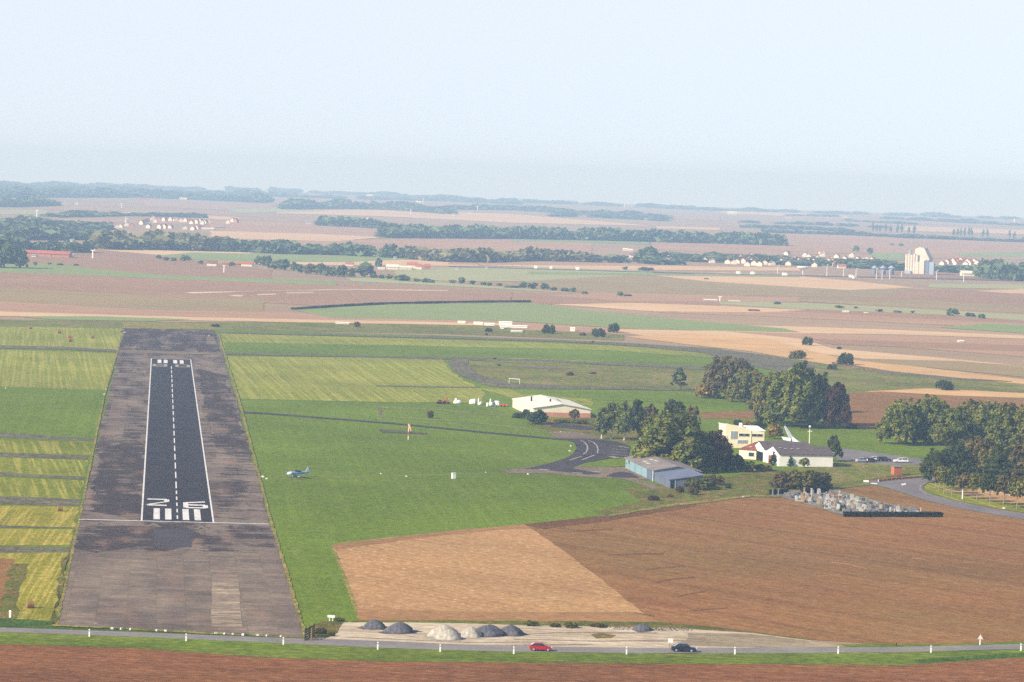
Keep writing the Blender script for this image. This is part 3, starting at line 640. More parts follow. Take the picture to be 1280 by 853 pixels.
def crown(name, seed, kind='round', clumps=90, per=42, leaf=.085, fill=70):
    """leaf sprays gathered in clumps over several uneven lobes; radius 1, height 2"""
    rnd = random.Random(seed); v = []; f = []
    def quad(p, n, s):
        n = Vector(n); n.normalize(); a = n.orthogonal().normalized(); b_ = n.cross(a)
        t = rnd.uniform(0, 6.28); a, b_ = a * math.cos(t) + b_ * math.sin(t), b_ * math.cos(t) - a * math.sin(t)
        i = len(v); k = rnd.uniform(.6, 1.0)
        for x, y in ((-1, -k), (1, -k * .7), (.8, k), (-.7, k * .8)): v.append(tuple(p + a * x * s + b_ * y * s))
        f.append((i, i + 1, i + 2, i + 3))
    def rdir(up=0.0):
        while True:
            d = Vector((rnd.uniform(-1, 1), rnd.uniform(-1, 1), rnd.uniform(-1 + up, 1)))
            if .1 < d.length < 1: return d.normalized()
    lobes = []
    if kind == 'round':
        lobes.append((Vector((0, 0, .9)), .6))
        for i in range(30):     # lobes spread over a broad dome that reaches down to the ground
            u = (i + .5) / 30; q = (1 - u ** 2.3) ** .5; t = i * 2.4 + rnd.uniform(-.3, .3); rr = rnd.uniform(.24, .33); o = rnd.uniform(.93, 1.06)
            lobes.append((Vector((math.cos(t) * q * .74 * o, math.sin(t) * q * .74 * o, (.22 + 1.3 * u * o))), rr))
        lobes.append((Vector((0, 0, .5)), .6))
    elif kind == 'tall':
        for i in range(11):
            h = .25 + 1.5 * i / 10; rr = rnd.uniform(.3, .42) * (1.1 - .35 * abs(h - .9)); o = .95 * math.sin(math.pi * min(1, (h + .35) / 2.25)) - rr
            t = i * 2.4; lobes.append((Vector((math.cos(t) * max(.05, o), math.sin(t) * max(.05, o), h)), rr))
        lobes.append((Vector((0, 0, .9)), .55)); lobes.append((Vector((0, 0, 1.45)), .35))
    elif kind == 'birch':
        for i in range(14):
            h = .3 + 1.5 * i / 13; o = .85 * math.sin(math.pi * min(1, (h + .5) / 2.4)) * rnd.uniform(.35, 1)
            t = i * 2.4; lobes.append((Vector((math.cos(t) * o * .75, math.sin(t) * o * .75, h)), rnd.uniform(.2, .32)))
    elif kind == 'pine':
        for h, r0, nn in ((.25, .72, 6), (.6, .62, 5), (.95, .66, 5), (1.3, .5, 4), (1.6, .32, 3), (1.82, .12, 1)):
            for i in range(nn):
                t = i / nn * 6.28 + rnd.uniform(-.5, .5); o = r0 * rnd.uniform(.6, 1.05) if nn > 1 else 0
                lobes.append((Vector((math.cos(t) * o, math.sin(t) * o, h + rnd.uniform(-.06, .06))), rnd.uniform(.2, .3)))
    elif kind == 'cone':
        for i in range(16):
            h = .12 + 1.75 * i / 15; o = .75 * (1 - h / 2.05); t = i * 2.4
            lobes.append((Vector((math.cos(t) * o * .6, math.sin(t) * o * .6, h)), .16 + .3 * (1 - h / 2)))
    elif kind == 'bush':
        for i in range(22):
            z = min(.95, -.35 + 1.35 * (i + .5) / 22); q = max(0, 1 - abs(z) ** 2.6) ** (1 / 2.6); t = i * 2.4 + rnd.uniform(-.3, .3); o = rnd.uniform(.94, 1.04)
            lobes.append((Vector((math.cos(t) * q * .7 * o, math.sin(t) * q * .7 * o, .7 + z * .8 * o)), rnd.uniform(.24, .34)))
        lobes.append((Vector((0, 0, .7)), .6))
    wts = [r * r for _, r in lobes]
    mid = Vector((0, 0, .9))
    for i in range(clumps):
        c0, r0 = rnd.choices(lobes, wts)[0]
        d = rdir(.35); zs = .5 if kind == 'pine' else 1
        cc = c0 + Vector((d.x, d.y, d.z * zs)) * r0 * rnd.uniform(.72, 1.02)
        cr_ = rnd.uniform(.09, .17) * (.8 if kind != 'round' else 1)
        for j in range(per):
            o = rdir() * cr_ * rnd.random() ** .5
            if kind == 'birch': o.z *= 2.0; o.z -= .05
            if kind == 'pine': o.z *= .55
            p = cc + o
            nrm = (o.normalized() * .7 + d * .6 + Vector((rnd.gauss(0, .45), rnd.gauss(0, .45), rnd.gauss(.25, .45))))
            quad(p, nrm, leaf * rnd.uniform(.6, 1.1))
    for i in range(fill):
        c0, r0 = rnd.choices(lobes, wts)[0]
        p = c0 + rdir() * r0 * rnd.uniform(.2, .72)
        quad(p, rdir(), leaf * rnd.uniform(1.6, 2.8))
    zmin = min(p[2] for p in v); zmax = max(p[2] for p in v); rmax = sorted(math.hypot(p[0], p[1]) for p in v)[int(len(v) * .955)]
    me = bpy.data.meshes.new(name)
    me.from_pydata([(x / rmax, y / rmax, (z - zmin) / (zmax - zmin) * 2) for x, y, z in v], [], f); me.update()
    return me
ROUND = [crown('round_crown', 10 + i, 'round', 270, 46, .042, 320) for i in range(5)]
TALL = [crown('tall_crown', 30 + i, 'tall', 110, 66, .048, 240) for i in range(3)]
BIRCH = [crown('birch_crown', 40 + i, 'birch', 80, 60, .042, 120) for i in range(3)]
PINE = [crown('pine_crown', 50 + i, 'pine', 90, 50, .045, 90) for i in range(1)]
CONE = [crown('cone_crown', 60 + i, 'cone', 70, 44, .06, 80) for i in range(2)]
BUSH = [crown('bush_crown', 70 + i, 'bush', 150, 40, .055, 200) for i in range(4)]
SMALL = [crown('small_crown', 80 + i, 'round', 70, 44, .075, 120) for i in range(3)]
FARC = [crown('far_crown', 90 + i, 'round', 26, 12, .19, 30) for i in range(4)]
FARB = [crown('far_bush', 95 + i, 'bush', 22, 12, .2, 24) for i in range(3)]
POPL = [crown('poplar_crown', 99, 'tall', 26, 12, .2, 30)]
def trunk_mesh(seed, limbs=6, lean=.03):
    """height 1; a tapered stem that forks into limbs"""
    rnd = random.Random(seed); b = MB(); pts = [Vector((0, 0, -.02))]; rad = [.050]
    for i in range(1, 6): pts.append(Vector((rnd.gauss(0, lean), rnd.gauss(0, lean), i * .17))); rad.append(.050 * (1 - i / 6.5))
    for i in range(5): b.tube(pts[i], pts[i + 1], rad[i], rad[i + 1], 7)
    for i in range(limbs):
        k = rnd.choice((2, 3, 3, 4)); t = i / limbs * 6.28 + rnd.uniform(-.3, .3); e = pts[k] + Vector((math.cos(t) * .2, math.sin(t) * .2, rnd.uniform(.14, .26)))
        b.tube(pts[k], e, rad[k] * .55, .008, 5)
    return b
TRUNKS = []
for i in range(3): TRUNKS.append(trunk_mesh(i).mesh('trunk', [M_bark]))
def tree(px, py, w, h, kind, mat, label, cat='tree', name='broadleaf_tree', clear=.16, bark=None, group=None, rnd=random.Random(5), thick=1.0):
    p = at(px, py); k = pxm(p); R_ = w / 2 / k; Ht = h / k
    root = empty(name, p, 0, label, cat, group)
    t = link('trunk', rnd.choice(TRUNKS), root, bark or M_bark)
    cl = clear * Ht
    s = max(cl * 1.3, Ht * .74); t.scale = (Ht * .62 * thick, Ht * .62 * thick, s); t.rotation_euler.z = rnd.uniform(0, 6.28)
    cme = rnd.choice(kind)
    if not cme.materials: cme.materials.append(mat)
    cr_ = link('crown', cme, root, mat)
    cr_.location = (0, 0, cl - .03 * Ht); cr_.scale = (R_, R_, (Ht - cl + .03 * Ht) / 2); cr_.rotation_euler.z = rnd.uniform(0, 6.28)
    return root
def bush(px, py, w, h, mat, label, cat='bush', name='bush', group=None, kind=None, rnd=random.Random(9), deep=1.0):
    p = at(px, py); k = pxm(p)
    cme = rnd.choice(kind or BUSH)
    if not cme.materials: cme.materials.append(mat)
    o = link(name, cme, None, mat); o.location = p - Vector((0, 0, .04 * h / k)); o.scale = (w / 2 / k, w / 2 / k * deep, h / k / 2); o.rotation_euler.z = rnd.uniform(0, 6.28) if deep == 1 else 0
    return tag(o, label, cat, group)

# birches and the trees behind the blue shed
gb = 'birches beside the taxiway'
tree(752, 549, 26, 42, BIRCH, L_birch, 'leftmost and shortest birch with drooping grey green sprays beside the taxiway', 'tree', 'birch_tree', .14, M_birchbark, gb)
tree(765, 549.5, 26, 49, BIRCH, L_birch, 'middle birch with a pale trunk at the end of the taxiway', 'tree', 'birch_tree', .14, M_birchbark, gb)
tree(780, 551, 30, 51, BIRCH, L_birch, 'tall birch with a white trunk above the parking lines', 'tree', 'birch_tree', .16, M_birchbark, gb)
tree(796, 547, 30, 50, BIRCH, L_dark, 'dark green drooping tree between the birches and the large tree', 'tree', 'broadleaf_tree', .12)
tree(812, 538, 28, 34, SMALL, L_brown, 'reddish brown tree behind the birches, left of the large tree', 'tree', 'broadleaf_tree', .1)
tree(842, 548, 38, 50, ROUND, L_dark, 'dark tree rising behind the top of the large green tree', 'tree', 'broadleaf_tree', .08)
tree(862, 556, 28, 50, SMALL, L_brown, 'brownish tree behind the right shoulder of the large green tree', 'tree', 'broadleaf_tree', .08)
tree(838, 588, 98, 78, ROUND, L_green, 'large spreading green tree behind the blue shed, widest of all', 'tree', 'broadleaf_tree', .02, None, None, random.Random(2))
tree(872, 590, 46, 50, ROUND, L_dark, 'dark shaded tree against the right side of the large green tree', 'tree', 'broadleaf_tree', .05)
tree(894, 589, 46, 54, ROUND, L_copper, 'dark copper leaved tree left of the cream clubhouse', 'tree', 'broadleaf_tree', .05)
bush(915, 589, 30, 24, L_dark, 'dark green bush between the copper tree and the red roofed annex')
bush(936, 590, 20, 15, L_shrub, 'grey green bush in front of the red roofed annex')
bush(953, 589, 26, 9, L_brown, 'low brown scrub in front of the open hangar door')
bush(872, 612, 40, 17, L_shrub, 'wide grey green bush at the near end of the blue shed')
bush(893, 606, 26, 13, L_brown, 'brownish bush right of the blue shed')
bush(850, 616, 11, 9, L_copper, 'small dark bush before the near corner of the blue shed')
bush(867, 619, 15, 12, L_brown, 'russet bush at the edge of the ploughed field below the blue shed')
bush(910, 611, 8, 7, L_dark, 'small dark bush right of the brownish scrub by the shed')
bush(817, 626, 14, 7, L_copper, 'low purple brown bush on the grass left of the shed corner')
bush(837, 622, 8, 5, L_shrub, 'tiny bush between the purple brown bush and the shed')
bush(984, 611, 42, 24, L_brown, 'large brownish bush above the far end of the cemetery', deep=.8)
bush(1004, 612, 44, 27, L_olive, 'tall middle bush of the thicket in front of the white building', deep=.8)
bush(1023, 611, 34, 23, L_brown, 'right hand bush of the thicket in front of the white building', deep=.8)
tree(967, 582, 13, 18, CONE, L_pine, 'small dark conifer against the left gable of the white building', 'tree', 'conifer_tree', .02)
tree(988, 583.5, 9, 14, CONE, L_pine, 'small dark conifer in the middle of the white wall', 'tree', 'conifer_tree', .02)
tree(1005.5, 585, 14, 13, SMALL, L_shrub, 'thin pale shrub tree in front of the white wall', 'tree', 'young_tree', .15)
tree(1042, 577, 20, 34, SMALL, L_dark, 'dark tree at the right end of the white building', 'tree', 'broadleaf_tree', .08)
tree(968, 549, 20, 21, SMALL, L_autumn, 'round yellowish tree behind the clubhouse roof', 'tree', 'broadleaf_tree', .1)
tree(948, 546, 20, 30, TALL, L_dark, 'narrow dark tree behind the clubhouse', 'tree', 'broadleaf_tree', .05)
bush(922, 532, 12, 8, L_dark, 'small dark bush on the grass beyond the clubhouse')
bush(936, 533, 16, 8, L_autumn, 'yellow green bush on the grass beyond the clubhouse')
# the clump of trees in the middle
tree(906, 498, 56, 54, ROUND, L_brown, 'brown tinged tree at the left of the middle clump, with bronze leaves', 'tree', 'broadleaf_tree', .03)
tree(880, 498, 26, 20, SMALL, L_autumn, 'low yellow orange tree at the left end of the middle clump', 'tree', 'broadleaf_tree', .05)
tree(925, 496, 40, 50, ROUND, L_brown, 'dull brown tree behind the brown tinged one in the middle clump', 'tree', 'broadleaf_tree', .05)
tree(935, 503, 54, 44, ROUND, L_olive, 'olive tree in the gap of the middle clump', 'tree', 'broadleaf_tree', .03)
tree(962, 529, 50, 66, ROUND, L_olive, 'olive brown tree on the left flank of the big bright green tree', 'tree', 'broadleaf_tree', .03)
tree(990, 534, 72, 76, ROUND, L_green, 'big bright green tree in the front of the middle clump', 'tree', 'broadleaf_tree', .03, None, None, random.Random(4))
tree(1014, 532, 56, 74, ROUND, L_dark, 'tall dark green tree between the big green tree and the dark red one', 'tree', 'broadleaf_tree', .03)
tree(1000, 516, 40, 68, ROUND, L_dark, 'dark tree behind the top of the big bright green tree', 'tree', 'broadleaf_tree', .03)
tree(1044, 536, 38, 60, ROUND, L_copper, 'dark red tree at the right end of the middle clump', 'tree', 'broadleaf_tree', .04)
bush(1062, 536, 20, 7, L_dark, 'low dark shrubs at the foot of the dark red tree')
tree(850, 488, 22, 29, PINE, L_pine, 'lone dark pine with layered boughs on the grass', 'tree', 'pine_tree', .18)
# the trees on the right
rt = [(1126, 556, 56, 60, ROUND, L_green, 'broad green tree at the left edge of the right hand wood'),
      (1164, 556, 60, 64, ROUND, L_green, 'broad green tree second from the left in the right hand wood'),
      (1148, 550, 40, 52, ROUND, L_dark, 'darker tree between the two broad green trees of the right hand wood'),
      (1193, 562, 58, 56, ROUND, L_green, 'green tree joining the broad pair to the brownish tree of the right hand wood'),
      (1214, 556, 60, 58, ROUND, L_olive, 'brownish olive tree in the back row of the right hand wood'),
      (1240, 560, 64, 60, ROUND, L_green, 'round topped green tree behind the brownish olive one'),
      (1268, 576, 76, 76, ROUND, L_green, 'tallest green tree near the right edge of the picture'),
      (1300, 580, 76, 80, ROUND, L_olive, 'tree cut by the right edge of the picture'),
      (1174, 604, 50, 44, ROUND, L_dark, 'dark tree at the bend of the country road'),
      (1196, 598, 46, 46, ROUND, L_dark, 'dark tree behind the first avenue trees'),
      (1222, 594, 58, 50, ROUND, L_brown, 'brown green tree in the middle row of the right hand wood'),
      (1236, 600, 36, 42, SMALL, L_olive, 'yellowing tree in the middle of the right hand wood'),
      (1256, 606, 58, 46, ROUND, L_dark, 'dark green tree behind the avenue near the right edge'),
      (1284, 608, 60, 56, ROUND, L_brown, 'brownish tree behind the last avenue trees at the right edge'),
      (1210, 606, 34, 30, SMALL, L_dark, 'low dark tree behind the avenue trees'),
      (1240, 612, 40, 28, SMALL, L_dark, 'low shaded tree behind the avenue trees')]
for x, y, w_, h_, kd, mt, lb in rt: tree(x, y, w_, h_, kd, mt, lb, 'tree', 'broadleaf_tree', .05)
ORD = ['first', 'second', 'third', 'fourth', 'fifth', 'sixth', 'seventh', 'eighth', 'ninth', 'tenth', 'eleventh', 'twelfth', 'thirteenth', 'fourteenth', 'fifteenth', 'sixteenth']
av = [(1169, 611.8, 20, 34), (1174, 614, 18, 32), (1179.6, 617.6, 22, 36), (1189, 620.4, 20, 32), (1203.5, 624.4, 22, 34), (1221, 628, 22, 38), (1237, 631.6, 24, 40), (1254.7, 635.6, 26, 42), (1271.6, 638, 26, 42)]
for i, (x, y, w_, h_) in enumerate(av):
    tree(x, y, w_, h_, SMALL, (L_dark, L_brown, L_olive)[i % 3], ORD[i] + ' slim avenue tree from the bend along the country road', 'tree', 'avenue_tree', .40, M_palebark, 'young avenue trees along the country road', thick=.62)
# round the white hangar and on the fields
bush(671, 530.5, 27, 20, L_pine, 'big round dark bush before the white hangar')
bush(659, 519, 13, 8, L_pine, 'dark shrub at the left wall of the white hangar')
bush(648, 523, 17, 8, L_dark, 'low grey green bush left of the big round dark bush')
bush(537.5, 523.5, 9, 11, L_brown, 'lone brownish bush on the grass near the windsock')
tree(718, 526, 14, 15, SMALL, L_brown, 'thin reddish tree before the brick wall of the white hangar', 'tree', 'young_tree', .2)
bush(702, 529, 20, 5, L_shrub, 'low weeds along the brick wall of the white hangar')
bush(724, 530, 22, 6, L_shrub, 'low shrubs before the right half of the brick wall')
far_b = [(686, 417.5, 17, 13, L_dark, 'round bush by the far huts, left of a pair'), (747.5, 421.5, 18, 12, L_dark, 'left bush of the pair beyond the airfield'), (767, 416, 15, 13, L_dark, 'right bush of the pair beyond the airfield'),
         (728, 420, 8, 5, L_brown, 'small brown bush left of the pair beyond the airfield'), (611, 415.5, 10, 6, L_dark, 'small dark bush in front of the far white huts'),
         (996.5, 449, 22, 12, L_olive, 'wide olive bush at the edge of the golden stubble'), (1009.5, 432, 14, 12, L_dark, 'round dark bush standing in the stubble strip'),
         (1057, 456, 21, 16, L_dark, 'large round dark bush beside the farm track'), (1040, 462.5, 12, 8, L_dark, 'small bush below the large round one by the farm track'),
         (1049, 437, 6, 4, L_brown, 'tiny bush in the brown strip above the golden stubble'), (1181, 488, 23, 14, L_dark, 'round dark bush before the golden stubble at the right'),
         (712, 470, 11, 6, L_brown, 'brown bush on the rough grass right of the goal'), (741, 468, 9, 3, L_brown, 'flat brown bush right of the rough grass'), (624, 458, 6, 3, L_brown, 'small weed clump above the goal'),
         (618, 450, 5, 3, L_dark, 'tiny dark clump by the concrete track'), (608, 419.5, 4, 3, L_dark, 'tiny clump on the far taxi track'), (741, 429, 5, 3, L_dark, 'tiny dark clump beside the far taxi track'),
         (884, 474, 8, 10, L_brown, 'small bare bush left of the middle clump'), (446, 409.5, 9, 8, L_brown, 'bush beside the far white trailer'), (269, 409, 12, 4, L_dark, 'flat dark bush at the far end of the runway')]
for x, y, w_, h_, mt, lb in far_b: bush(x, y, w_, h_, mt, lb)
# shrubs along the lay-by
for i, (x, y, w_, h_, mt, lb) in enumerate([(664, 783, 18, 8, L_shrub, 'green weedy shrub at the left end of the lay-by bank'), (694, 784.5, 14, 6, L_brown, 'brown weedy shrub behind the red car'),
        (714, 785.5, 18, 8, L_shrub, 'green shrub in the middle of the lay-by bank'), (748, 784.5, 22, 6, L_brown, 'long dry shrub left of the rubble'), (400, 793, 16, 9, L_brown, 'dry brush beside the black gate'),
        (414, 796, 10, 7, L_olive, 'yellow green tuft between the black gate and the gravel'), (424, 777, 14, 5, L_shrub, 'weeds behind the white trough')]):
    bush(x, y, w_, h_, mt, lb, 'shrub', 'shrub')
# ------------------------------------------------------------------ buildings near the airfield
def dirty(name, c1, c2, rough=.8, spec=.2, sc=.4, ribs=None, ribamt=.16):
    g = G(name, rough, spec)
    col = g.mix(g.ramp(g.noise(g.map(scale=(1, 1, 1)), sc, 5, .65), .36, .64), c1, c2)
    if ribs:
        w = g.n.new('ShaderNodeTexWave'); w.bands_direction = ribs[0]; w.inputs['Scale'].default_value = .314 / ribs[1]
        g.t.links.new(g.coord(), w.inputs['Vector']); col = g.gain(col, g.ramp(w.outputs['Fac'], 0, .5, 1 - ribamt, 1))
    return g.out(col)
W_cream = dirty('cream_cladding', C(240, 232, 208, .85), C(228, 218, 192, .85), .6, .3, .25, ('X', .9), .06)
W_roofcream = dirty('cream_sheet_roof', C(240, 234, 214, .85), C(226, 218, 198, .85), .6, .3, .2, ('X', 1.2), .08)
W_brick = dirty('red_brick_wall', C(190, 130, 104, .8), C(206, 148, 120, .8), .9, .1, .5)
W_teal = dirty('blue_sheet_metal', C(128, 158, 166, .8), C(142, 170, 176, .8), .6, .3, .3, ('Y', .5), .14)
W_slate = dirty('slate_blue_sheet_metal', C(92, 102, 124, .8), C(106, 116, 136, .8), .6, .3, .3, ('X', .4), .14)
W_shedroof = dirty('weathered_sheet_roof', C(150, 138, 132, .8), C(130, 118, 116, .8), .85, .15, .25, ('Y', 1.0), .10)
W_bluroof = dirty('blue_grey_sheet_roof', C(104, 112, 134, .8), C(118, 124, 144, .8), .7, .2, .25, ('Y', .8), .10)
W_yellow = dirty('cream_render', C(246, 232, 196, .88), C(238, 222, 184, .88), .9, .1, .4)
W_white = dirty('white_render', C(248, 244, 234, .9), C(238, 234, 222, .9), .9, .1, .4)
W_tile = dirty('red_tiles', C(150, 88, 70, .8), C(132, 76, 62, .8), .9, .1, .8, ('X', .45), .18)
W_dkroof = dirty('dark_fibre_roof', C(96, 86, 90, .8), C(112, 98, 98, .8), .9, .1, .5, ('X', .5), .16)
W_glass = flat('dark_glass', (.03, .035, .045, 1), .08, .6, 0, .1)
W_blind = flat('pale_blind', C(150, 158, 166, .8), .5, .3)
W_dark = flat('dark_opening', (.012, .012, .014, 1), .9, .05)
W_trim = flat('white_trim', C(232, 232, 228, .85), .5, .3)
W_patch = flat('pale_roof_sheet', C(214, 208, 200, .85), .6, .2)
W_grey = flat('grey_metal', C(140, 144, 150, .8), .5, .4, .3)
RZ = math.atan2(.155, .988)
XA = Vector((math.cos(RZ), math.sin(RZ), 0)); YA = Vector((-math.sin(RZ), math.cos(RZ), 0))
def wallbox(b, x0, y0, x1, y1, z0, z1, t=.25, mi=0):
    b.box(((x0 + x1) / 2, y0 + t / 2, (z0 + z1) / 2), (x1 - x0, t, z1 - z0), 0, mi); b.box(((x0 + x1) / 2, y1 - t / 2, (z0 + z1) / 2), (x1 - x0, t, z1 - z0), 0, mi)
    b.box((x0 + t / 2, (y0 + y1) / 2, (z0 + z1) / 2), (t, y1 - y0 - 2 * t, z1 - z0), 0, mi); b.box((x1 - t / 2, (y0 + y1) / 2, (z0 + z1) / 2), (t, y1 - y0 - 2 * t, z1 - z0), 0, mi)
def slab_roof(b, quad, th=.18, mi=0):
    b.loft([[Vector(p) for p in quad], [Vector(p) + Vector((0, 0, th)) for p in quad]], mi)
# white hangar -----------------------------------------------------------------
wd, dp, ev, ap = 20.0, 46.0, 3.0, 4.6
o0 = at(738, 523) - XA * wd
hg = empty('hangar', o0, RZ, 'long low cream white hangar with a red brick front', 'hangar')
b = MB(); wallbox(b, 0, .06, wd, dp, 0, ev); b.prism([(0.02, ev), (wd - .02, ev), (wd / 2, ap)], 'y', .08, .3); b.prism([(0.02, ev), (wd - .02, ev), (wd / 2, ap)], 'y', dp - .3, dp - .02); b.build('wall', W_cream, hg)
MB().box((wd / 2, 0, .85), (wd + .1, .12, 1.7)).build('brick_wall', W_brick, hg)
b = MB(); slab_roof(b, [(-.3, -.4, ev - .05), (wd / 2, -.4, ap), (wd / 2, dp + .3, ap), (-.3, dp + .3, ev - .05)]); slab_roof(b, [(wd / 2, -.4, ap), (wd + .3, -.4, ev - .05), (wd + .3, dp + .3, ev - .05), (wd / 2, dp + .3, ap)])
rf = b.build('roof', W_roofcream, hg)
for x, y in ((3.5, 26), (8.2, 14)): MB().tube((x, y, ev + .2), (x, y, ap + .8), .28, .28, 8).build('roof_vent', W_dark, rf)
b = MB()
for i in range(5): b.box((12.2 + i * .3, 18 + i * 3.2, ap - (12.2 + i * .3 - 10) * .16 + .24), (.7, 2.4, .06))
b.build('roof_light', W_grey, rf)
d = MB().box((2.2, -.05, 1.15), (2.2, .16, 2.3)).build('door_frame', W_trim, hg); MB().box((2.2, -.15, .95), (1.3, .08, 1.7)).build('door', W_dark, d)
# blue shed --------------------------------------------------------------------
L0 = at(836, 611)                        # near left corner of the lean-to
sh = empty('shed', L0, RZ, 'long blue sheet metal shed with a weathered grey roof', 'shed')
y0, y1 = 21.0, 63.0; W_ = 13.0
b = MB(); wallbox(b, 0, y0, W_, y1, 0, 2.95); b.prism([(.02, 2.95), (W_ - .02, 2.95), (W_ / 2, 4.2)], 'y', y0 + .02, y0 + .25); b.prism([(.02, 2.95), (W_ - .02, 2.95), (W_ / 2, 4.2)], 'y', y1 - .25, y1 - .02); wl = b.build('wall', W_teal, sh)
b = MB(); slab_roof(b, [(-.4, y0 - .4, 2.92), (W_ / 2, y0 - .4, 4.25), (W_ / 2, y1 + .4, 4.25), (-.4, y1 + .4, 2.92)]); slab_roof(b, [(W_ / 2, y0 - .4, 4.25), (W_ + .4, y0 - .4, 2.92), (W_ + .4, y1 + .4, 2.92), (W_ / 2, y1 + .4, 4.25)])
rf = b.build('roof', W_shedroof, sh)
for x, y in ((2.0, 44), (1.7, 38), (4.2, 46), (4.6, 41)): MB().box((x, y, 2.92 + (x + .4) * .193 + .22), (.9, 3.6, .05)).build('roof_light', W_patch, rf)
for k, (ya, yb, mm) in enumerate(((y0 + .3, y0 + 9, W_slate), (y0 + 9.6, y0 + 17, W_teal), (y0 + 18, y0 + 26, W_teal), (y0 + 27, y0 + 35, W_teal))):
    MB().box((-.06, (ya + yb) / 2, 1.35), (.1, yb - ya, 2.6)).build('sliding_door', mm, sh)
lt = MB(); wallbox(lt, .3, 0, 9.2, y0 - .02, 0, 2.3); lt.prism([(.32, 2.3), (9.18, 2.3), (9.18, 3.7)], 'y', .02, .25); lt.build('lean_to_wall', W_slate, sh)
b = MB(); slab_roof(b, [(-.05, -.3, 2.3), (9.5, -.3, 3.8), (9.5, y0 - .45, 3.8), (-.05, y0 - .45, 2.3)]); b.build('lean_to_roof', W_bluroof, sh)
d = MB().box((.95, -.05, 1.05), (1.0, .1, 2.1)).build('door', W_dark, sh); MB().box((1.75, -.05, 1.15), (.35, .1, 2.3)).build('door_post', W_teal, sh)
MB().tube((-.3, y0 - .1, 0), (-.3, y0 - .1, 3.0), .09, .09, 6).build('downpipe', W_trim, sh)
# clubhouse --------------------------------------------------------------------
o0 = at(906.5, 560); cb = empty('clubhouse', o0, RZ * .7, 'cream clubhouse with a slanted parapet and strip windows', 'building')
b = MB(); prof = [(0, 0), (12.2, 0), (12.2, 5.5), (7.9, 5.5), (7.9, 5.7), (0, 7.7)]; b.prism(prof, 'y', 0, .3); b.prism([(0, 0), (12.2, 0), (12.2, 5.2), (7.9, 5.2), (0, 6.6)], 'y', 14, 14.3)
b.box((.15, 7.15, 3.3), (.3, 13.7, 6.6)); b.box((12.05, 7.15, 2.6), (.3, 13.7, 5.2)); b.box((7.9, -.04, 2.85), (.25, .2, 5.7)); b.build('wall', W_yellow, cb)
b = MB(); slab_roof(b, [(-.1, .35, 6.7), (7.9, .35, 5.35), (7.9, 14.4, 5.6), (-.1, 14.4, 6.7)]); slab_roof(b, [(7.95, .2, 5.5), (12.5, -.3, 5.5), (12.5, 14.4, 6.0), (7.95, 14.4, 6.0)]); rf = b.build('roof', W_white, cb)
MB().box((6.2, 9, 6.6), (.9, .9, 1.4)).build('chimney', W_trim, rf)
for x, z, ww, hh, mm in ((2.6, 4.1, 2.0, 2.3, W_blind), (5.8, 4.2, 3.2, .75, W_glass), (9.9, 4.2, 3.3, .75, W_glass), (5.3, 2.1, 3.0, .9, W_blind)):
    fr = MB().box((x, -.03, z), (ww + .24, .12, hh + .24)).build('window', W_trim, cb); MB().box((x, -.09, z), (ww, .08, hh)).build('pane', mm, fr)
    MB().box((x, -.14, z), (.07, .06, hh)).build('mullion', W_trim, fr)
# red roofed annex -------------------------------------------------------------
o0 = at(923.5, 573.5); an = empty('annex', o0, R(-22), 'low cream annex with a red tiled roof in front of the clubhouse', 'building')
b = MB(); wallbox(b, 0, 0, 7.2, 10.5, 0, 2.9); b.build('wall', W_yellow, an)
b = MB(); A_ = [(-.4, -.4, 2.85), (7.6, -.4, 2.85), (7.6, 10.9, 2.85), (-.4, 10.9, 2.85)]; t0 = (3.6, 3.0, 4.9); t1 = (3.6, 9.0, 4.9)
b.face([A_[0], A_[1], t0]); b.face([A_[1], A_[2], t1, t0]); b.face([A_[2], A_[3], t1]); b.face([A_[3], A_[0], t0, t1]); b.face(A_[::-1]); rf = b.build('roof', W_tile, an)
MB().box((3.4, .9, 3.72), (.9, .8, .12)).build('roof_light', W_patch, rf)
fr = MB().box((3.9, -.04, 1.5), (2.0, .12, 1.5)).build('window', W_trim, an); MB().box((3.9, -.11, 1.5), (1.7, .06, 1.2)).build('pane', W_glass, fr)
# the white twin gabled hall -----------------------------------------------------
o0 = at(973.5, 583.2); hl = empty('hall', o0, R(12), 'white hall with two gables, a dark roof and an open hangar door', 'building')
lw, gd = 16.6, 13.5; evh, rdh = 3.5, 5.3
b = MB(); wallbox(b, 0, 0, lw, gd, 0, evh); b.prism([(.02, evh), (gd - .02, evh), (gd / 2, rdh)], 'x', .02, .26); b.prism([(.02, evh), (gd - .02, evh), (gd / 2, rdh)], 'x', lw - .26, lw - .02)
g0 = gd + .03; wallbox(b, -.4, g0, lw - 2, g0 + gd, 0, evh); b.prism([(g0 + .02, evh), (g0 + gd - .02, evh), (g0 + gd / 2, rdh + .3)], 'x', -.38, -.14); b.prism([(g0 + .02, evh), (g0 + gd - .02, evh), (g0 + gd / 2, rdh + .3)], 'x', lw - 2.3, lw - 2.02); b.build('wall', W_white, hl)
b = MB()
slab_roof(b, [(-.15, -.35, evh - .02), (lw + .3, -.35, evh - .02), (lw + .3, gd / 2, rdh + .05), (-.15, gd / 2, rdh + .05)]); slab_roof(b, [(-.15, gd / 2, rdh + .05), (lw + .3, gd / 2, rdh + .05), (lw + .3, gd + .02, evh), (-.15, gd + .02, evh)])
slab_roof(b, [(-.55, g0 + .02, evh), (lw - 1.8, g0 + .02, evh), (lw - 1.8, g0 + gd / 2, rdh + .35), (-.55, g0 + gd / 2, rdh + .35)]); slab_roof(b, [(-.55, g0 + gd / 2, rdh + .35), (lw - 1.8, g0 + gd / 2, rdh + .35), (lw - 1.8, g0 + gd + .3, evh), (-.55, g0 + gd + .3, evh)])
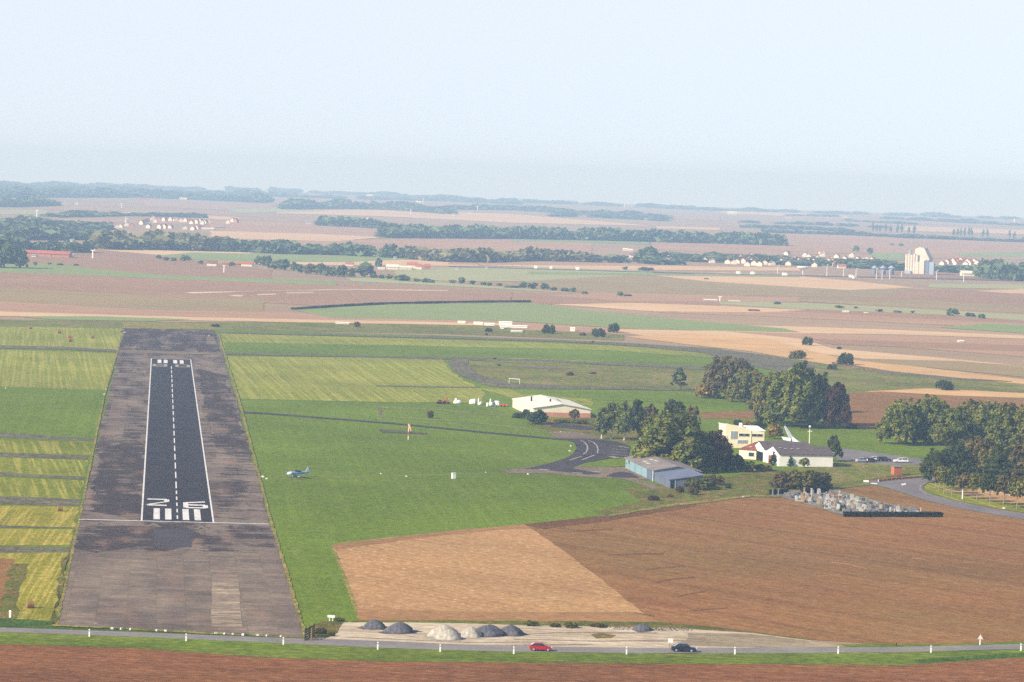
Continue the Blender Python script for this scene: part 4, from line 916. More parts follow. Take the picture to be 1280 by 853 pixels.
rf = b.build('roof', W_dkroof, hl)
for x in (3.1, 5.0, 7.0, 1.6): MB().box((x, 3.0 + (x % 2), evh + (3.35 + (x % 2)) * .275 + .24), (.8, 1.0, .04)).build('roof_light', W_patch, rf)
MB().box((lw + .36, gd * .25 - .1, (evh + rdh) / 2 - .1), (.1, gd / 2 + .8, .25)).build('verge_board', W_grey, rf).rotation_euler = (0, 0, 0)
MB().box((-.46, g0 + gd * .45, 1.45), (.14, 8.2, 2.7)).build('dark_doorway', W_dark, hl)  # near-black panel; the darkness inside the open doorway is put into its colour
MB().box((-.06, gd * .66, 1.3), (.12, 4.0, 2.4)).build('brick_panel', W_tile, hl)
MB().box((-.5, g0 + .4, 1.5), (.22, .5, 3.0)).build('corner_post', W_trim, hl)
MB().tube((lw - .15, -.1, 0), (lw - .15, -.1, evh), .08, .08, 6).build('downpipe', W_grey, hl)
# brick hut, mast ---------------------------------------------------------------
W_obrick = dirty('orange_brick', C(196, 118, 84, .8), C(178, 102, 72, .8), .9, .1, 1.2)
o0 = at(1117.5, 594.3); ht = empty('brick_hut', o0, R(14), 'small cubic orange brick hut above the country road', 'hut')
b = MB(); wallbox(b, 0, 0, 2.4, 2.6, 0, 2.35, .2); b.build('wall', W_obrick, ht); MB().box((1.2, 1.3, 2.45), (2.7, 2.9, .2)).build('roof', W_grey, ht); MB().box((2.44, 1.2, .95), (.06, 1.0, 1.9)).build('door', W_tile, ht)
o0 = at(1011.5, 560); ms = empty('mast', o0, 0, 'slim pale mast with a cross arm and a white globe', 'mast')
MB().tube((0, 0, 0), (0, 0, 5.9), .2, .15, 8).build('pole', flat('pale_yellow_paint', C(226, 220, 180, .85)), ms); MB().tube((-.75, 0, 5.2), (.75, 0, 5.2), .12, .12, 6).build('cross_arm', W_trim, ms)
me = bpy.data.meshes.new('globe'); bm = bmesh.new(); bmesh.ops.create_uvsphere(bm, u_segments=12, v_segments=8, radius=.38); bm.to_mesh(me); bm.free(); q = link('globe', me, ms, W_trim); q.location = (0, 0, 6.7)
MB().tube((0, 0, 5.85), (0, 0, 6.4), .06, .06, 6).build('spindle', W_grey, ms)
# far white huts beyond the field -------------------------------------------------
def longhut(px, py, wpx, hpx, label, group=None, mat=None, roofm=None):
    p = at(px, py); k = pxm(p); w_, h_ = wpx / k, hpx / k
    o = empty('hut', p, R(2), label, 'hut', group)
    b = MB(); b.box((0, 2.5, h_ * .38), (w_, 5, h_ * .76)); b.build('wall', mat or W_white, o)
    b = MB(); b.prism([(-.3, h_ * .74), (5.3, h_ * .74), (2.5, h_)], 'x', -w_ / 2 - .2, w_ / 2 + .2); b.build('roof', roofm or W_white, o)
    return o
for (x, y, w_, h_, lb) in ((577, 404.5, 9, 3, 'leftmost of the far white huts beyond the airfield'), (598, 406, 11, 3.4, 'second far white hut from the left'), (612, 407.5, 12, 3.6, 'far white hut behind the small dark bush'),
        (632, 406, 16, 4, 'upper long white hut right of the others'), (642, 410, 34, 3.4, 'longest and lowest of the far white huts'), (628, 411.5, 4, 3, 'tiny far white shed beside the longest hut'), (646, 415.5, 14, 2.4, 'low white trailer nearest the far taxi track'), (716, 414.5, 5, 5, 'small grey box hut among the far bushes'), (428, 405.5, 17, 2.6, 'low white trailer beyond the runway end')):
    longhut(x, y, w_, h_, lb)
# ------------------------------------------------------------------ vehicles
def carpaint(name, c_): return flat(name, c_, .28, .5, 0, .05)
P_red = carpaint('red_car_paint', (.36, .008, .02, 1)); P_navy = carpaint('navy_car_paint', (.012, .016, .035, 1)); P_silver = carpaint('silver_car_paint', C(176, 188, 196, .8)); P_white = carpaint('white_car_paint', C(236, 236, 232, .85)); P_black = carpaint('dark_car_paint', (.03, .035, .04, 1))
M_tyre = flat('tyre', (.015, .015, .016, 1), .9, .1); M_rim = flat('alloy_rim', C(196, 196, 198, .8), .35, .5, .5); M_cglass = flat('car_glass', (.015, .02, .025, 1), .06, .7, 0, .02); M_lampw = flat('clear_lamp', C(230, 230, 225, .8), .15, .6); M_lampr = flat('red_lamp', (.4, .01, .01, 1), .2, .6); M_plate = flat('black_plastic', (.02, .02, .02, 1), .7, .2)
HATCH = dict(L=3.85, W=1.68, body=[(-1.90, .28), (1.92, .28), (1.95, .62), (1.72, .80), (.95, .93), (-1.80, .98), (-1.93, .66)], cab=[(-1.74, .95), (1.05, .91), (.22, 1.36), (-.35, 1.42), (-1.12, 1.34)], wb=(-1.22, 1.24))
SEDAN = dict(L=4.45, W=1.74, body=[(-2.18, .28), (2.2, .28), (2.24, .6), (2.05, .76), (1.02, .9), (-1.3, .94), (-2.12, .9), (-2.22, .62)], cab=[(-1.62, .92), (1.10, .89), (.35, 1.38), (-.30, 1.42), (-1.0, 1.38)], wb=(-1.32, 1.34))
WAGON = dict(L=4.4, W=1.74, body=[(-2.15, .28), (2.18, .28), (2.22, .62), (2.0, .8), (1.05, .93), (-2.1, .98), (-2.18, .66)], cab=[(-2.06, .95), (1.12, .92), (.4, 1.42), (-.3, 1.48), (-1.8, 1.44)], wb=(-1.3, 1.34))
def make_car(p, rz, sp, paint_, label, cat='car', name='parked_car'):
    """nose towards +X"""
    o = empty(name, p, rz, label, cat); w2 = sp['W'] / 2
    b = MB(); ins = lambda pts, k: [(x * (1 - .02 * k), z) for x, z in pts]
    def ring(y, k): return [(x * (1 - .035 * k), y, z + (.06 * k if z < .4 else -.04 * k)) for x, z in sp['body']]
    b.loft([ring(-w2, 1), ring(-w2 + .14, 0), ring(w2 - .14, 0), ring(w2, 1)]); b.build('body', paint_, o)
    zt = max(z for x, z in sp['cab'])
    def cring(y, top): return [(x, y * (1 if z < 1.0 else .80), z) for x, z in sp['cab']]
    b = MB(); b.loft([cring(-w2 + .06, 0), cring(w2 - .06, 0)]); cab = b.build('window', M_cglass, o)
    top = [(x, z) for x, z in sp['cab'] if z > 1.2]; y_ = (w2 - .06) * .80
    b = MB(); b.loft([[(x, -y_ - .01, z + .012) for x, z in top] + [(x, -y_ - .01, z - .07) for x, z in top[::-1]], [(x, y_ + .01, z + .012) for x, z in top] + [(x, y_ + .01, z - .07) for x, z in top[::-1]]]); b.build('roof', paint_, o)
    for s in (-1, 1):
        for (x0, z0), (x1, z1) in ((sp['cab'][1], sp['cab'][2]), (sp['cab'][0], sp['cab'][-1]), ((-.25, .95), (-.3, zt - .03))):
            MB().tube((x0, s * (w2 - .055), z0), (x1, s * (w2 - .06) * .80, z1), .045, .04, 5).build('pillar', paint_, o)
    for x in sp['wb']:
        for s in (-1, 1):
            wh = empty('wheel', (x, s * (w2 - .1), .31)); wh.parent = o
            MB().tube((0, -.1, 0), (0, .1, 0), .31, .31, 14).build('tyre', M_tyre, wh); MB().tube((0, -.115, 0), (0, .115, 0), .19, .19, 10).build('rim', M_rim, wh)
    fx = sp['body'][2][0]; bx = sp['body'][-1][0]
    for s in (-1, 1):
        MB().box((fx - .09, s * (w2 - .3), .66), (.2, .4, .16)).build('headlight', M_lampw, o); MB().box((bx + .07, s * (w2 - .24), .74), (.18, .3, .26)).build('taillight', M_lampr, o)
        MB().box((.72, s * (w2 + .07), .98), (.16, .16, .12)).build('mirror', paint_, o)
    MB().box((0, 0, .3), (sp['L'] - .5, sp['W'] - .06, .12)).build('underbody', M_plate, o)
    return o
RDZ = 11 * .012
rd = (at(900, 815) - at(500, 808.5)); RDA = math.atan2(rd.y, rd.x)
p = at(675.6, 814.6); p.z = RDZ; make_car(p, 0.01, HATCH, P_red, 'small red hatchback driving along the foreground road', 'car', 'hatchback_car')
p = at(854.5, 815.6); p.z = RDZ; make_car(p, -.01, SEDAN, P_navy, 'dark blue saloon car driving along the foreground road', 'car', 'saloon_car')
for x, y, rz, sp, pt, lb in ((1078.5, 578.5, .35, SEDAN, P_silver, 'silver blue car parked nearest the white hall'), (1088.5, 578.6, .5, HATCH, P_black, 'dark hatchback parked between the silver blue and white cars'),
        (1095, 576.8, .2, SEDAN, P_white, 'white saloon parked beside the dark green car'), (1104.5, 577.3, .3, WAGON, P_black, 'dark green grey estate car parked right of the white saloon'), (1126, 579, math.pi + .1, WAGON, P_white, 'white estate car parked alone above the brick hut')):
    p = at(x, y); p.z = .12; make_car(p, rz, sp, pt, lb)

# ------------------------------------------------------------------ aeroplanes
M_air = flat('white_aircraft_paint', C(238, 240, 242, .85), .3, .5, 0, .05); M_airb = flat('blue_aircraft_paint', C(104, 142, 180, .8), .35, .5, 0, .08); M_pale = flat('pale_blue_aircraft_paint', C(168, 192, 214, .82), .3, .5, 0, .05); M_spin = flat('black_rubber', (.02, .02, .02, 1), .6, .3)
def ell(x, ry, rz_, zc, n=12): return [(x, ry * math.cos(t / n * 6.283), zc + rz_ * math.sin(t / n * 6.283)) for t in range(n)]
def wing(b, s, x0, c0, y0, z0, x1, c1, y1, z1, th=.10):
    def sec(x, c_, y, z): return [(x, y, z), (x - c_ * .3, y, z + c_ * th * .6), (x - c_, y, z), (x - c_ * .3, y, z - c_ * th * .35)]
    b.loft([sec(x0, c0, s * y0, z0), sec(x1, c1, s * y1, z1)])
def plane(p, rz, label, tilt=None):
    o = empty('light_aircraft', p, rz, label, 'aeroplane')
    b = MB(); b.loft([ell(3.1, .12, .12, 1.12), ell(3.0, .34, .34, 1.12), ell(2.2, .5, .5, 1.12), ell(1.2, .56, .6, 1.14), ell(0, .56, .62, 1.15), ell(-1.5, .4, .42, 1.22), ell(-3.0, .2, .24, 1.32), ell(-3.9, .06, .16, 1.38)]); b.build('fuselage', M_pale, o, True); b = MB(); b.loft([ell(3.12, .14, .14, 1.12), ell(3.02, .36, .36, 1.12), ell(2.2, .53, .53, 1.12), ell(1.3, .57, .6, 1.13)]); b.build('cowling', M_air, o, True)
    b = MB(); b.loft([ell(1.1, .1, .08, 1.66), ell(.6, .42, .30, 1.66), ell(-.3, .46, .40, 1.66), ell(-1.2, .36, .24, 1.58), ell(-1.7, .12, .08, 1.5)]); b.build('canopy', M_cglass, o, True)
    for s in (-1, 1):
        b = MB(); wing(b, s, .95, 1.6, .3, .85, .85, 1.45, 4.6, 1.22); b.build('wing', M_airb, o)
        b = MB(); b.box((0, s * .56, 1.12), (4.2, .02, .42)); b.build('stripe', M_airb, o)
    b = MB()
    for s in (-1, 1): wing(b, s, -3.15, .9, .05, 1.42, -3.3, .7, 1.5, 1.44, .08)
    b.build('tailplane', M_airb, o)
    b = MB(); b.loft([[(-2.6, -.05, 1.5), (-3.95, -.05, 1.45), (-3.95, .05, 1.45), (-2.6, .05, 1.5)], [(-3.55, -.03, 2.75), (-4.15, -.03, 2.75), (-4.15, .03, 2.75), (-3.55, .03, 2.75)]]); f = b.build('fin', M_air, o); MB().box((-4.0, 0, 2.1), (.3, .08, 1.1)).build('rudder', M_airb, f)
    MB().tube((3.05, 0, 1.12), (3.42, 0, 1.12), .2, .04, 10).build('spinner', M_air, o)
    b = MB(); b.box((3.2, 0, 1.12), (.05, .14, 1.7)); b.build('propeller', M_spin, o)
    for x, y in ((1.9, 0), (.2, 1.35), (.2, -1.35)):
        g_ = MB(); g_.tube((x, y, .3), (x, y, .95), .06, .08, 6); g_ = g_.build('undercarriage_leg', M_air, o)
        MB().tube((x, y - .08, .22), (x, y + .08, .22), .22, .22, 12).build('wheel', M_tyre, g_); b = MB(); b.loft([ell(x + .45, .03, .03, .3), ell(x + .2, .13, .17, .32), ell(x - .2, .12, .14, .32), ell(x - .6, .02, .03, .32)]); b.build('wheel_fairing', M_air, g_).location = (0, y, 0)
    return o
p = at(371, 597.2); plane(p, math.pi + R(38), 'small blue and white low wing aeroplane taxiing on the grass')
# white aeroplane behind the hall, mounted nose up
p = at(990, 558); o = empty('display_aircraft', p, 0, 'white aeroplane with swept surfaces standing behind the hall roof', 'aeroplane')
def slabw(name, a, b_, ca, cb, th): 
    """a tapered flat surface from root to tip with some thickness"""
    a, b_, ca, cb = Vector(a), Vector(b_), Vector(ca), Vector(cb); n = (b_ - a).cross(ca).normalized() * th
    return MB().loft([[a - n, a + ca - n, a + ca + n, a + n], [b_ - n * .5, b_ + cb - n * .5, b_ + cb + n * .5, b_ + n * .5]]).build(name, M_air, o)
b = MB(); b.loft([[(2.4 + .05 * math.cos(t), -3.6, 1.0 + .05 * math.sin(t)) for t in [i / 10 * 6.283 for i in range(10)]], [(1.4 + .5 * math.cos(t), -1.6, 1.5 + .5 * math.sin(t)) for t in [i / 10 * 6.283 for i in range(10)]], [(.5 + .5 * math.cos(t), .4, 2.2 + .5 * math.sin(t)) for t in [i / 10 * 6.283 for i in range(10)]], [(-.5 + .16 * math.cos(t), 3.2, 3.0 + .16 * math.sin(t)) for t in [i / 10 * 6.283 for i in range(10)]]]); b.build('fuselage', M_air, o, True)
slabw('fin', (-.9, .6, 2.6), (-2.7, 1.2, 6.2), (1.3, .9, .1), (.55, .4, .1), .12)
slabw('wing', (.2, .2, 2.3), (3.2, .6, 1.3), (-.2, -.5, -1.0), (.1, -.4, -.9), .14)
slabw('wing', (-.4, .2, 2.4), (-3.4, .6, 2.9), (-.2, -.5, -.9), (.6, -.4, -1.0), .14)
MB().tube((.5, .3, 0), (.5, .3, 1.9), .22, .16, 8).build('pedestal', W_grey, o)

# ------------------------------------------------------------------ small things on the airfield
M_ored = flat('signal_red_paint', C(206, 92, 66, .8)); M_rust = flat('rusty_orange', C(168, 106, 62, .8), .8, .2, 0, .35, 2); M_tarp = flat('white_tarpaulin', C(240, 238, 230, .85), .7, .2, 0, .08); M_straw = flat('straw_bale', C(150, 116, 70, .8), .95, .05, 0, .4, 5); M_plank = flat('black_planks', C(58, 52, 46, .8), .9, .1, 0, .3, 3); M_postw = flat('white_post', C(238, 238, 234, .88), .5, .3, 0, .06)
p = at(510.3, 549.8); ws = empty('windsock_mast', p, 0, 'red and white banded windsock mast on the grass', 'windsock')
for i in range(4): MB().tube((0, 0, i * 1.25), (0, 0, (i + 1) * 1.25 - .003), .14 - .012 * i, .13 - .012 * i, 8).build('pole', (M_postw, M_ored)[i % 2], ws)
b = MB(); b.tube((.05, 0, 4.9), (.55, -.1, 3.6), .42, .36, 12); b.tube((.56, -.1, 3.59), (.9, -.2, 2.7), .36, .24, 12); b.build('windsock', flat('faded_windsock', C(226, 170, 140, .85)), ws)
MB().tube((-.25, 0, 4.92), (.35, 0, 4.92), .07, .07, 6).build('swivel_arm', M_ored, ws)
# goal
p = at(636.3, 480.2); q = at(649.6, 481.4); gl = empty('goal', p, 0, 'white football goal standing on the rough grass', 'goal'); d = q - p; k = pxm(p); hg_ = 7.0 / k
MB().tube((0, 0, 0), (0, 0, hg_), .09, .09, 6).build('post', M_postw, gl); MB().tube((d.x, d.y, 0), (d.x, d.y, hg_), .09, .09, 6).build('post', M_postw, gl); MB().tube((0, 0, hg_), (d.x, d.y, hg_), .09, .09, 6).build('crossbar', M_postw, gl)
MB().tube((0, 0, hg_ - .1), (.4, 1.6, .1), .04, .04, 5).tube((d.x, d.y, hg_ - .1), (d.x + .4, d.y + 1.6, .1), .04, .04, 5).build('back_stay', M_postw, gl)
# striped marker hut
p = at(567, 598.6); o = empty('marker_hut', p, R(20), 'small white marker box with a red side on the grass', 'marker'); MB().box((0, 0, .75), (.95, .9, 1.5)).build('box', M_postw, o); MB().box((.5, 0, .75), (.05, .8, 1.3)).build('red_panel', M_ored, o); MB().box((0, 0, 1.54), (1.1, 1.05, .08)).build('lid', M_postw, o)
# white ground markers
def marker(x, y, label, s=.5, name='ground_marker'):
    s *= .7; p = at(x, y); o = MB(); o.box((0, 0, s * .4), (s * 1.4, s * .9, s * .8), .3, 0, .55); o = o.build(name, M_postw); o.location = p; return tag(o, label, 'marker', None)
for x, y, lb, s in ((328.4, 597, 'larger white ground marker at the runway edge by the grass track', .8), (333.2, 599.2, 'smaller white ground marker beside the larger one at the runway edge', .6), (476, 592.7, 'white ground marker right of the taxiing aeroplane', .5), (508, 596.2, 'white ground marker below the windsock', .5), (607.5, 591.2, 'white ground marker right of the striped marker box', .4),
        (660, 593.4, 'white ground marker at the left tip of the taxiway', .6), (713.5, 558.3, 'upper white marker inside the taxiway bend', .6), (712, 564.4, 'lower white marker inside the taxiway bend', .6), (701, 540.8, 'white marker on the bare earth above the taxiway', .5),
        (130.5, 493.5, 'white marker at the left runway edge by the dark green strip', .7), (132.5, 487.5, 'white marker at the left runway edge above its twin', .5), (7, 486, 'white marker in the grass at the far left', .6), (156, 416.5, 'white marker at the far corner of the runway pad', .9), (929, 622.4, 'white stone at the edge of the ploughed field', .6), (1255, 636.6, 'white stone at the foot of an avenue tree', .8), (261, 421, 'white marker on the far concrete patch', 1.0)):
    marker(x, y, lb, s)
# covered loads and machinery left of the white hangar
def heap(x, y, w_, h_, seed, mat, label, cat, name, deep=.8, rgh=.16, n=22, m_=9, pw=.9):
    """an uneven mound with its own foot"""
    p = at(x, y); k = pxm(p); rx, hz_ = w_ / 2 / k, h_ / k; ry = rx * deep; rnd = random.Random(seed); ph = [(rnd.uniform(0, 6.28), rnd.uniform(.4, 1)) for _ in range(6)]
    b = MB(); rings = []
    for j in range(m_ + 1):
        t = j / m_; rr = (1 - t ** 1.5) ** (pw * 1.1) if t < 1 else .0; rr = max(rr, .02); zz = hz_ * t ** .9
        ring = []
        for i in range(n):
            a = i / n * 6.283; wob = 1 + rgh * sum(am * math.sin((q + 1) * a + f_ + t * 2) for q, (f_, am) in enumerate(ph)) / 3 + rnd.gauss(0, rgh * .12)
            ring.append((rx * rr * wob * math.cos(a) + rx * .12 * t, ry * rr * wob * math.sin(a), zz + rnd.gauss(0, rgh * .06 * hz_) - (.1 if j == 0 else 0)))
        rings.append(ring)
    b.loft(rings); o = b.build(name, mat, None, True); o.location = p; return tag(o, label, cat)
def bulk(x, y, parts, label, mat=None):
    p = at(x, y); k = pxm(p); b = MB()
    for dx, z, w_, h_ in parts: b.loft([[(dx / k + w_ / 2 / k * s_ * math.cos(t), 1.2 * s_ * math.sin(t), (z + h_ * u) / k) for t in [i / 10 * 6.283 + .3 for i in range(10)]] for u, s_ in ((0, .92), (.3, 1.05), (.7, .95), (.92, .7), (1, .3))])
    o = b.build('covered_load', mat or M_tarp, None, True); o.location = p; return tag(o, label, 'covered load')
bulk(572, 505, [(0, 0, 10.5, 5), (-2, 0, 4, 7)], 'white tarpaulined load standing alone between the orange machine and the others')
bulk(591, 505.5, [(0, 0, 9.5, 6.5), (2, 0, 5, 6.8)], 'big boxy white tarpaulined load left of a narrow upright one')
bulk(600, 506.5, [(0, 0, 6, 5), (-1.8, 3, 2, 5.5)], 'white tarpaulined load with a narrow upright fin')
bulk(609.5, 508.5, [(0, 0, 4, 5)], 'small white tarpaulined load left of the dark gap')
bulk(614, 507.5, [(0, 0, 6, 6), (-1, 5, 2, 4)], 'tall peaked white tarpaulined load')
bulk(621, 507.5, [(0, 0, 9, 6.4), (2, 0, 4, 4.5)], 'rightmost white tarpaulined load next to the red scrap')
p = at(554, 505.4); o = empty('farm_machine', p, R(8), 'rusty orange farm machine parked at the edge of the mown grass', 'machine')
MB().box((1.0, 0, 1.0), (1.9, 1.3, .9)).build('bonnet', M_rust, o); MB().box((1.2, 0, 1.9), (.9, 1.2, 1.0), 0, 0, .8).build('cab', M_rust, o); MB().box((-1.3, 0, .9), (2.2, 1.3, .5)).build('trailer_bed', M_rust, o)
for x, r_ in ((1.8, .45), (.4, .6), (-.9, .5), (-1.9, .5)): MB().tube((x, -.75, r_), (x, .75, r_), r_, r_, 12).build('wheel', M_tyre, o)
b = MB(); b.box((-1.2, 0, 1.3), (1.2, .9, .5), .2, 0, .7); b.build('load', M_plank, o)
p = at(629, 508.5); o = empty('scrap_trailer', p, 0, 'low red trailer of scrap beside the white hangar', 'trailer'); MB().box((0, 0, .55), (3.2, 1.4, .5)).build('bed', M_ored, o); MB().box((1.9, 0, .4), (1.0, .1, .1)).build('drawbar', M_plank, o)
for x in (-.7, .5): MB().tube((x, -.8, .3), (x, .8, .3), .3, .3, 10).build('wheel', M_tyre, o)
bulk(619.5, 509, [(0, 0, 3, 2.6)], 'small dark blue bin beside the white loads', flat('blue_grey_bin', C(96, 104, 140, .8)))
p = at(690.5, 527.4); o = empty('cone_barrel', p, 0, 'small orange barrel at the corner of the brick wall', 'barrel'); MB().tube((0, 0, 0), (0, 0, .55), .32, .28, 10).build('body', M_ored, o); MB().tube((0, 0, .55), (0, 0, .62), .34, .34, 10).build('rim', M_ored, o)
# bales
def bale(x, y, s, label, name='straw_bale', rz=.3):
    p = at(x, y); r_ = s / 2 / pxm(p); b = MB(); ca, sa = math.cos(rz), math.sin(rz); v_ = Vector((ca, sa, 0)) * r_ * .95
    c0 = Vector((0, 0, r_ * .96)); ax = v_.normalized(); up = Vector((0, 0, 1)); sd_ = ax.cross(up); rings = []
    for t, k in ((-1, .86), (-.92, 1), (-.3, 1.02), (.3, 1), (.92, 1), (1, .86)): rings.append([tuple(c0 + v_ * t + (sd_ * math.cos(a) + up * math.sin(a)) * r_ * k) for a in [i / 16 * 6.283 for i in range(16)]])
    b.loft(rings); o = b.build(name, M_straw); o.location = p; return tag(o, label, 'bale', 'round straw bales left of the runway')
bale(37.5, 760.5, 9.5, 'round straw bale on the cut hay nearest the road'); bale(74.8, 639.5, 7, 'round straw bale on the yellow strip beside a track'); bale(87, 424.4, 5.6, 'upper straw bale of a close pair on the far mown strip'); bale(87.6, 427.6, 5, 'lower straw bale of a close pair on the far mown strip'); bale(74, 417, 5, 'straw bale on the far mown strip left of the close pair'); bale(38, 411.6, 4, 'leftmost and smallest far straw bale'); bale(115.5, 423.4, 4.6, 'flattened straw bale right of the close pair')
p = at(12.5, 772.5); o = empty('boundary_stone', p, 0, 'white boundary post in the dry grass at the left edge', 'post'); MB().box((0, 0, .6), (.36, .3, 1.2)).build('post', M_postw, o); MB().box((0, 0, 1.25), (.5, .4, .2), 0, 0, .6).build('cap', M_postw, o)
# the fence gate and trough by the runway corner
p = at(388, 799); o = empty('field_gate', p, R(80), 'black plank gate leaning beside the runway corner', 'gate')
for i in range(5): MB().box((0, .1, .3 + i * .42), (7, .08, .22)).build('plank', M_plank, o)
for x in (-3.4, 0, 3.4): MB().box((x, .2, 1.15), (.16, .14, 2.3)).build('post', M_plank, o)
MB().tube((-3.5, -1.0, 0), (-3.5, -1.0, 2.4), .12, .1, 6).build('marker_pole', M_straw, o)
p = at(414, 776.6); o = empty('trough', p, R(-6), 'white trough on legs at the end of the grass', 'trough'); MB().box((0, 0, .85), (1.25, .5, .4), 0, 0, 1.12).build('basin', M_postw, o)
for s in (-1, 1): MB().box((s * .3, 0, .32), (.12, .3, .66)).build('leg', M_postw, o)
# gravel heaps
M_dkg = ground('dark_chippings', C(92, 92, 100, .75), C(106, 104, 110, .75), None, 0, patch=3, fine=2.5, fine_amt=.25); M_ltg = ground('pale_chippings', C(166, 158, 146, .8), C(186, 178, 164, .8), None, 0, patch=3, fine=2.5, fine_amt=.2); M_rub = ground('grey_rubble', C(150, 140, 130, .8), C(110, 100, 94, .8), None, 0, patch=2, fine=2, fine_amt=.3)
for x, y, w_, h_, sd_, mt, lb in ((467, 786, 32, 11.5, 1, M_dkg, 'leftmost dark gravel heap beside the lay-by'), (498, 791, 38, 13.5, 2, M_dkg, 'broad dark gravel heap, second from the left'), (554, 796, 40, 15.5, 3, M_ltg, 'taller pale gravel heap in the lay-by'), (560, 799.5, 34, 13, 4, M_ltg, 'pale gravel heap in front of the taller pale one'), (588, 796.5, 31, 13, 5, M_ltg, 'pale gravel heap touching the dark pair at the right'), (609, 794.5, 46, 14, 6, M_dkg, 'largest dark gravel heap behind the pale heaps'), (637, 794, 36, 13, 7, M_dkg, 'dark gravel heap at the right end of the row'), (802, 788.5, 24, 9, 8, M_dkg, 'lone dark heap among the rubble')):
    heap(x, y, w_, h_, sd_, mt, lb, 'gravel heap', 'gravel_heap', .85, .15, 30, 11, .68)
    rs = random.Random(sd_); T('spilled_gravel', [(x + w_ * .62 * math.cos(a) * rs.uniform(.85, 1.25) + 2, y + 2.6 * math.sin(a) * rs.uniform(.8, 1.5) - .2) for a in [i / 18 * 6.283 for i in range(18)]], mt, 11, .3)
rnd = random.Random(3); b = MB()
for i in range(150):
    x = rnd.uniform(760, 866); y = 787.2 + rnd.uniform(-2.2, 1.4) + (x - 760) * .012; p = at(x, y); s = rnd.uniform(.12, .45); b.box((p.x, p.y, s * .3), (s * rnd.uniform(.8, 1.8), s, s * .8), rnd.uniform(0, 3), 0, rnd.uniform(.5, .9))
tag(b.build('rubble', M_rub), kind='stuff')
# roadside posts
proto = empty('verge_post', (0, 0, 0), 0, 'x', 'post', 'white verge posts along the foreground road')
b = MB(); b.loft([[(-.13, -.09, 0), (.13, -.09, 0), (.13, .09, 0), (-.13, .09, 0)], [(-.11, -.08, 1.4), (.11, -.08, 1.3), (.11, .08, 1.3), (-.11, .08, 1.4)]]); b.build('shaft', M_postw, proto); MB().box((0, -.09, 1.05), (.18, .02, .14)).build('reflector', W_grey, proto)
vp = [(111.5, 797), (232.5, 802.5), (354, 807), (472, 813), (550, 816), (642, 818.6), (783, 819), (918.5, 819), (1047.5, 818.4), (1163.5, 817), (1276, 814.5)]
for i, (x, y) in enumerate(vp):
    o = proto if i == 0 else copy_tree(proto)
    o.location = at(x, y) + Vector((0, 0, .1)); o['label'] = ORD[i] + ' white verge post from the left along the foreground road'
kb = None
for i, x in enumerate((140, 152, 163, 196, 207, 270, 281, 291, 304, 322, 334, 351)):
    b = MB().box((0, 0, .16), (.55 + .1 * (i % 3), .35, .34), .2 * (i % 4), 0, .8) if kb is None else None
    o = b.build('kerb_stone', W_patch) if kb is None else copy_tree(kb); kb = kb or o
    o.location = at(x, 783.5 + (x - 66) * .0485) + Vector((0, 0, .08)); o.rotation_euler.z = i * .7; tag(o, 'pale kerb stone along the roadside end of the old concrete', 'kerb stone', 'kerb stones at the end of the old concrete')
# signs
p = at(836.5, 817); o = empty('road_sign', p, R(4), 'white road sign plate on a pole beside the dark blue saloon', 'sign'); MB().tube((0, 0, 0), (0, 0, 2.6), .05, .05, 6).build('pole', W_grey, o); MB().box((.15, -.07, 2.25), (.85, .05, .75)).build('plate', M_postw, o)
p = at(1225, 807); o = empty('warning_sign', p, 0, 'triangular warning sign seen from behind beside the road', 'sign'); MB().tube((0, 0, 0), (0, 0, 1.5), .12, .1, 6).build('pole', M_postw, o); MB().prism([(-.5, 1.15), (.5, 1.15), (0, 2.05)], 'y', -.06, -.12).build('plate', W_patch, o)
p = at(1120.5, 808.5); o = empty('marker_stake', p, 0, 'short brown stake in the verge left of the warning sign', 'stake'); MB().tube((0, 0, 0), (0, 0, .75), .1, .08, 6).build('stake', M_plank, o); MB().box((0, 0, .85), (.3, .2, .22)).build('head', M_rust, o)
p = at(1082.5, 605); o = empty('direction_board', p, 0, 'white direction board where the lane meets the country road', 'sign'); MB().box((0, 0, .75), (1.5, .06, .55)).build('board', M_postw, o)
for s in (-1, 1): MB().tube((s * .5, .06, 0), (s * .5, .06, .9), .04, .04, 5).build('leg', W_grey, o)
p = at(1092.5, 606); o = empty('low_board', p, R(6), 'low white board lying right of the direction board', 'sign'); MB().box((0, 0, .28), (1.7, .08, .35)).build('board', M_postw, o); MB().box((0, .1, .1), (.2, .2, .2)).build('foot', W_grey, o)
# red and white fence along the bend, paddock fences
def fence(pts, label, name, pm, rm, hgt, step, rails, cat='fence', pr=.06, rr=.05):
    P = [at(*q_) for q_ in pts]; o = empty(name, P[0], 0, label, cat); rb = MB(); pos = []
    for a, c_ in zip(P, P[1:]):
        n = max(1, int((c_ - a).length / step))
        for i in range(n): pos.append(a.lerp(c_, i / n) - P[0])
    pos.append(P[-1] - P[0])
    for a, c_ in zip(pos, pos[1:]):
        for z in rails: rb.tube(a + Vector((0, 0, z)), c_ + Vector((0, 0, z)), rr, rr, 5)
    rb.build('rail', rm, o); pm_ = MB().tube((0, 0, 0), (0, 0, hgt), pr, pr, 5).mesh('post', [pm])
    for q_ in pos: t = link('post', pm_, o); t.location = q_
    return o
fence([(1098, 603), (1120, 600.6), (1150, 598.2), (1172, 596.6)], 'low red barrier with white posts along the outside of the bend', 'crash_barrier', M_postw, M_ored, .75, 2.6, (.35, .6), 'barrier', .12, .13)
fence([(1131, 591), (1144, 590), (1158, 588.4)], 'pale wooden paddock fence right of the brick hut', 'paddock_fence', M_straw, M_straw, 1.4, 1.4, (.6, 1.15))
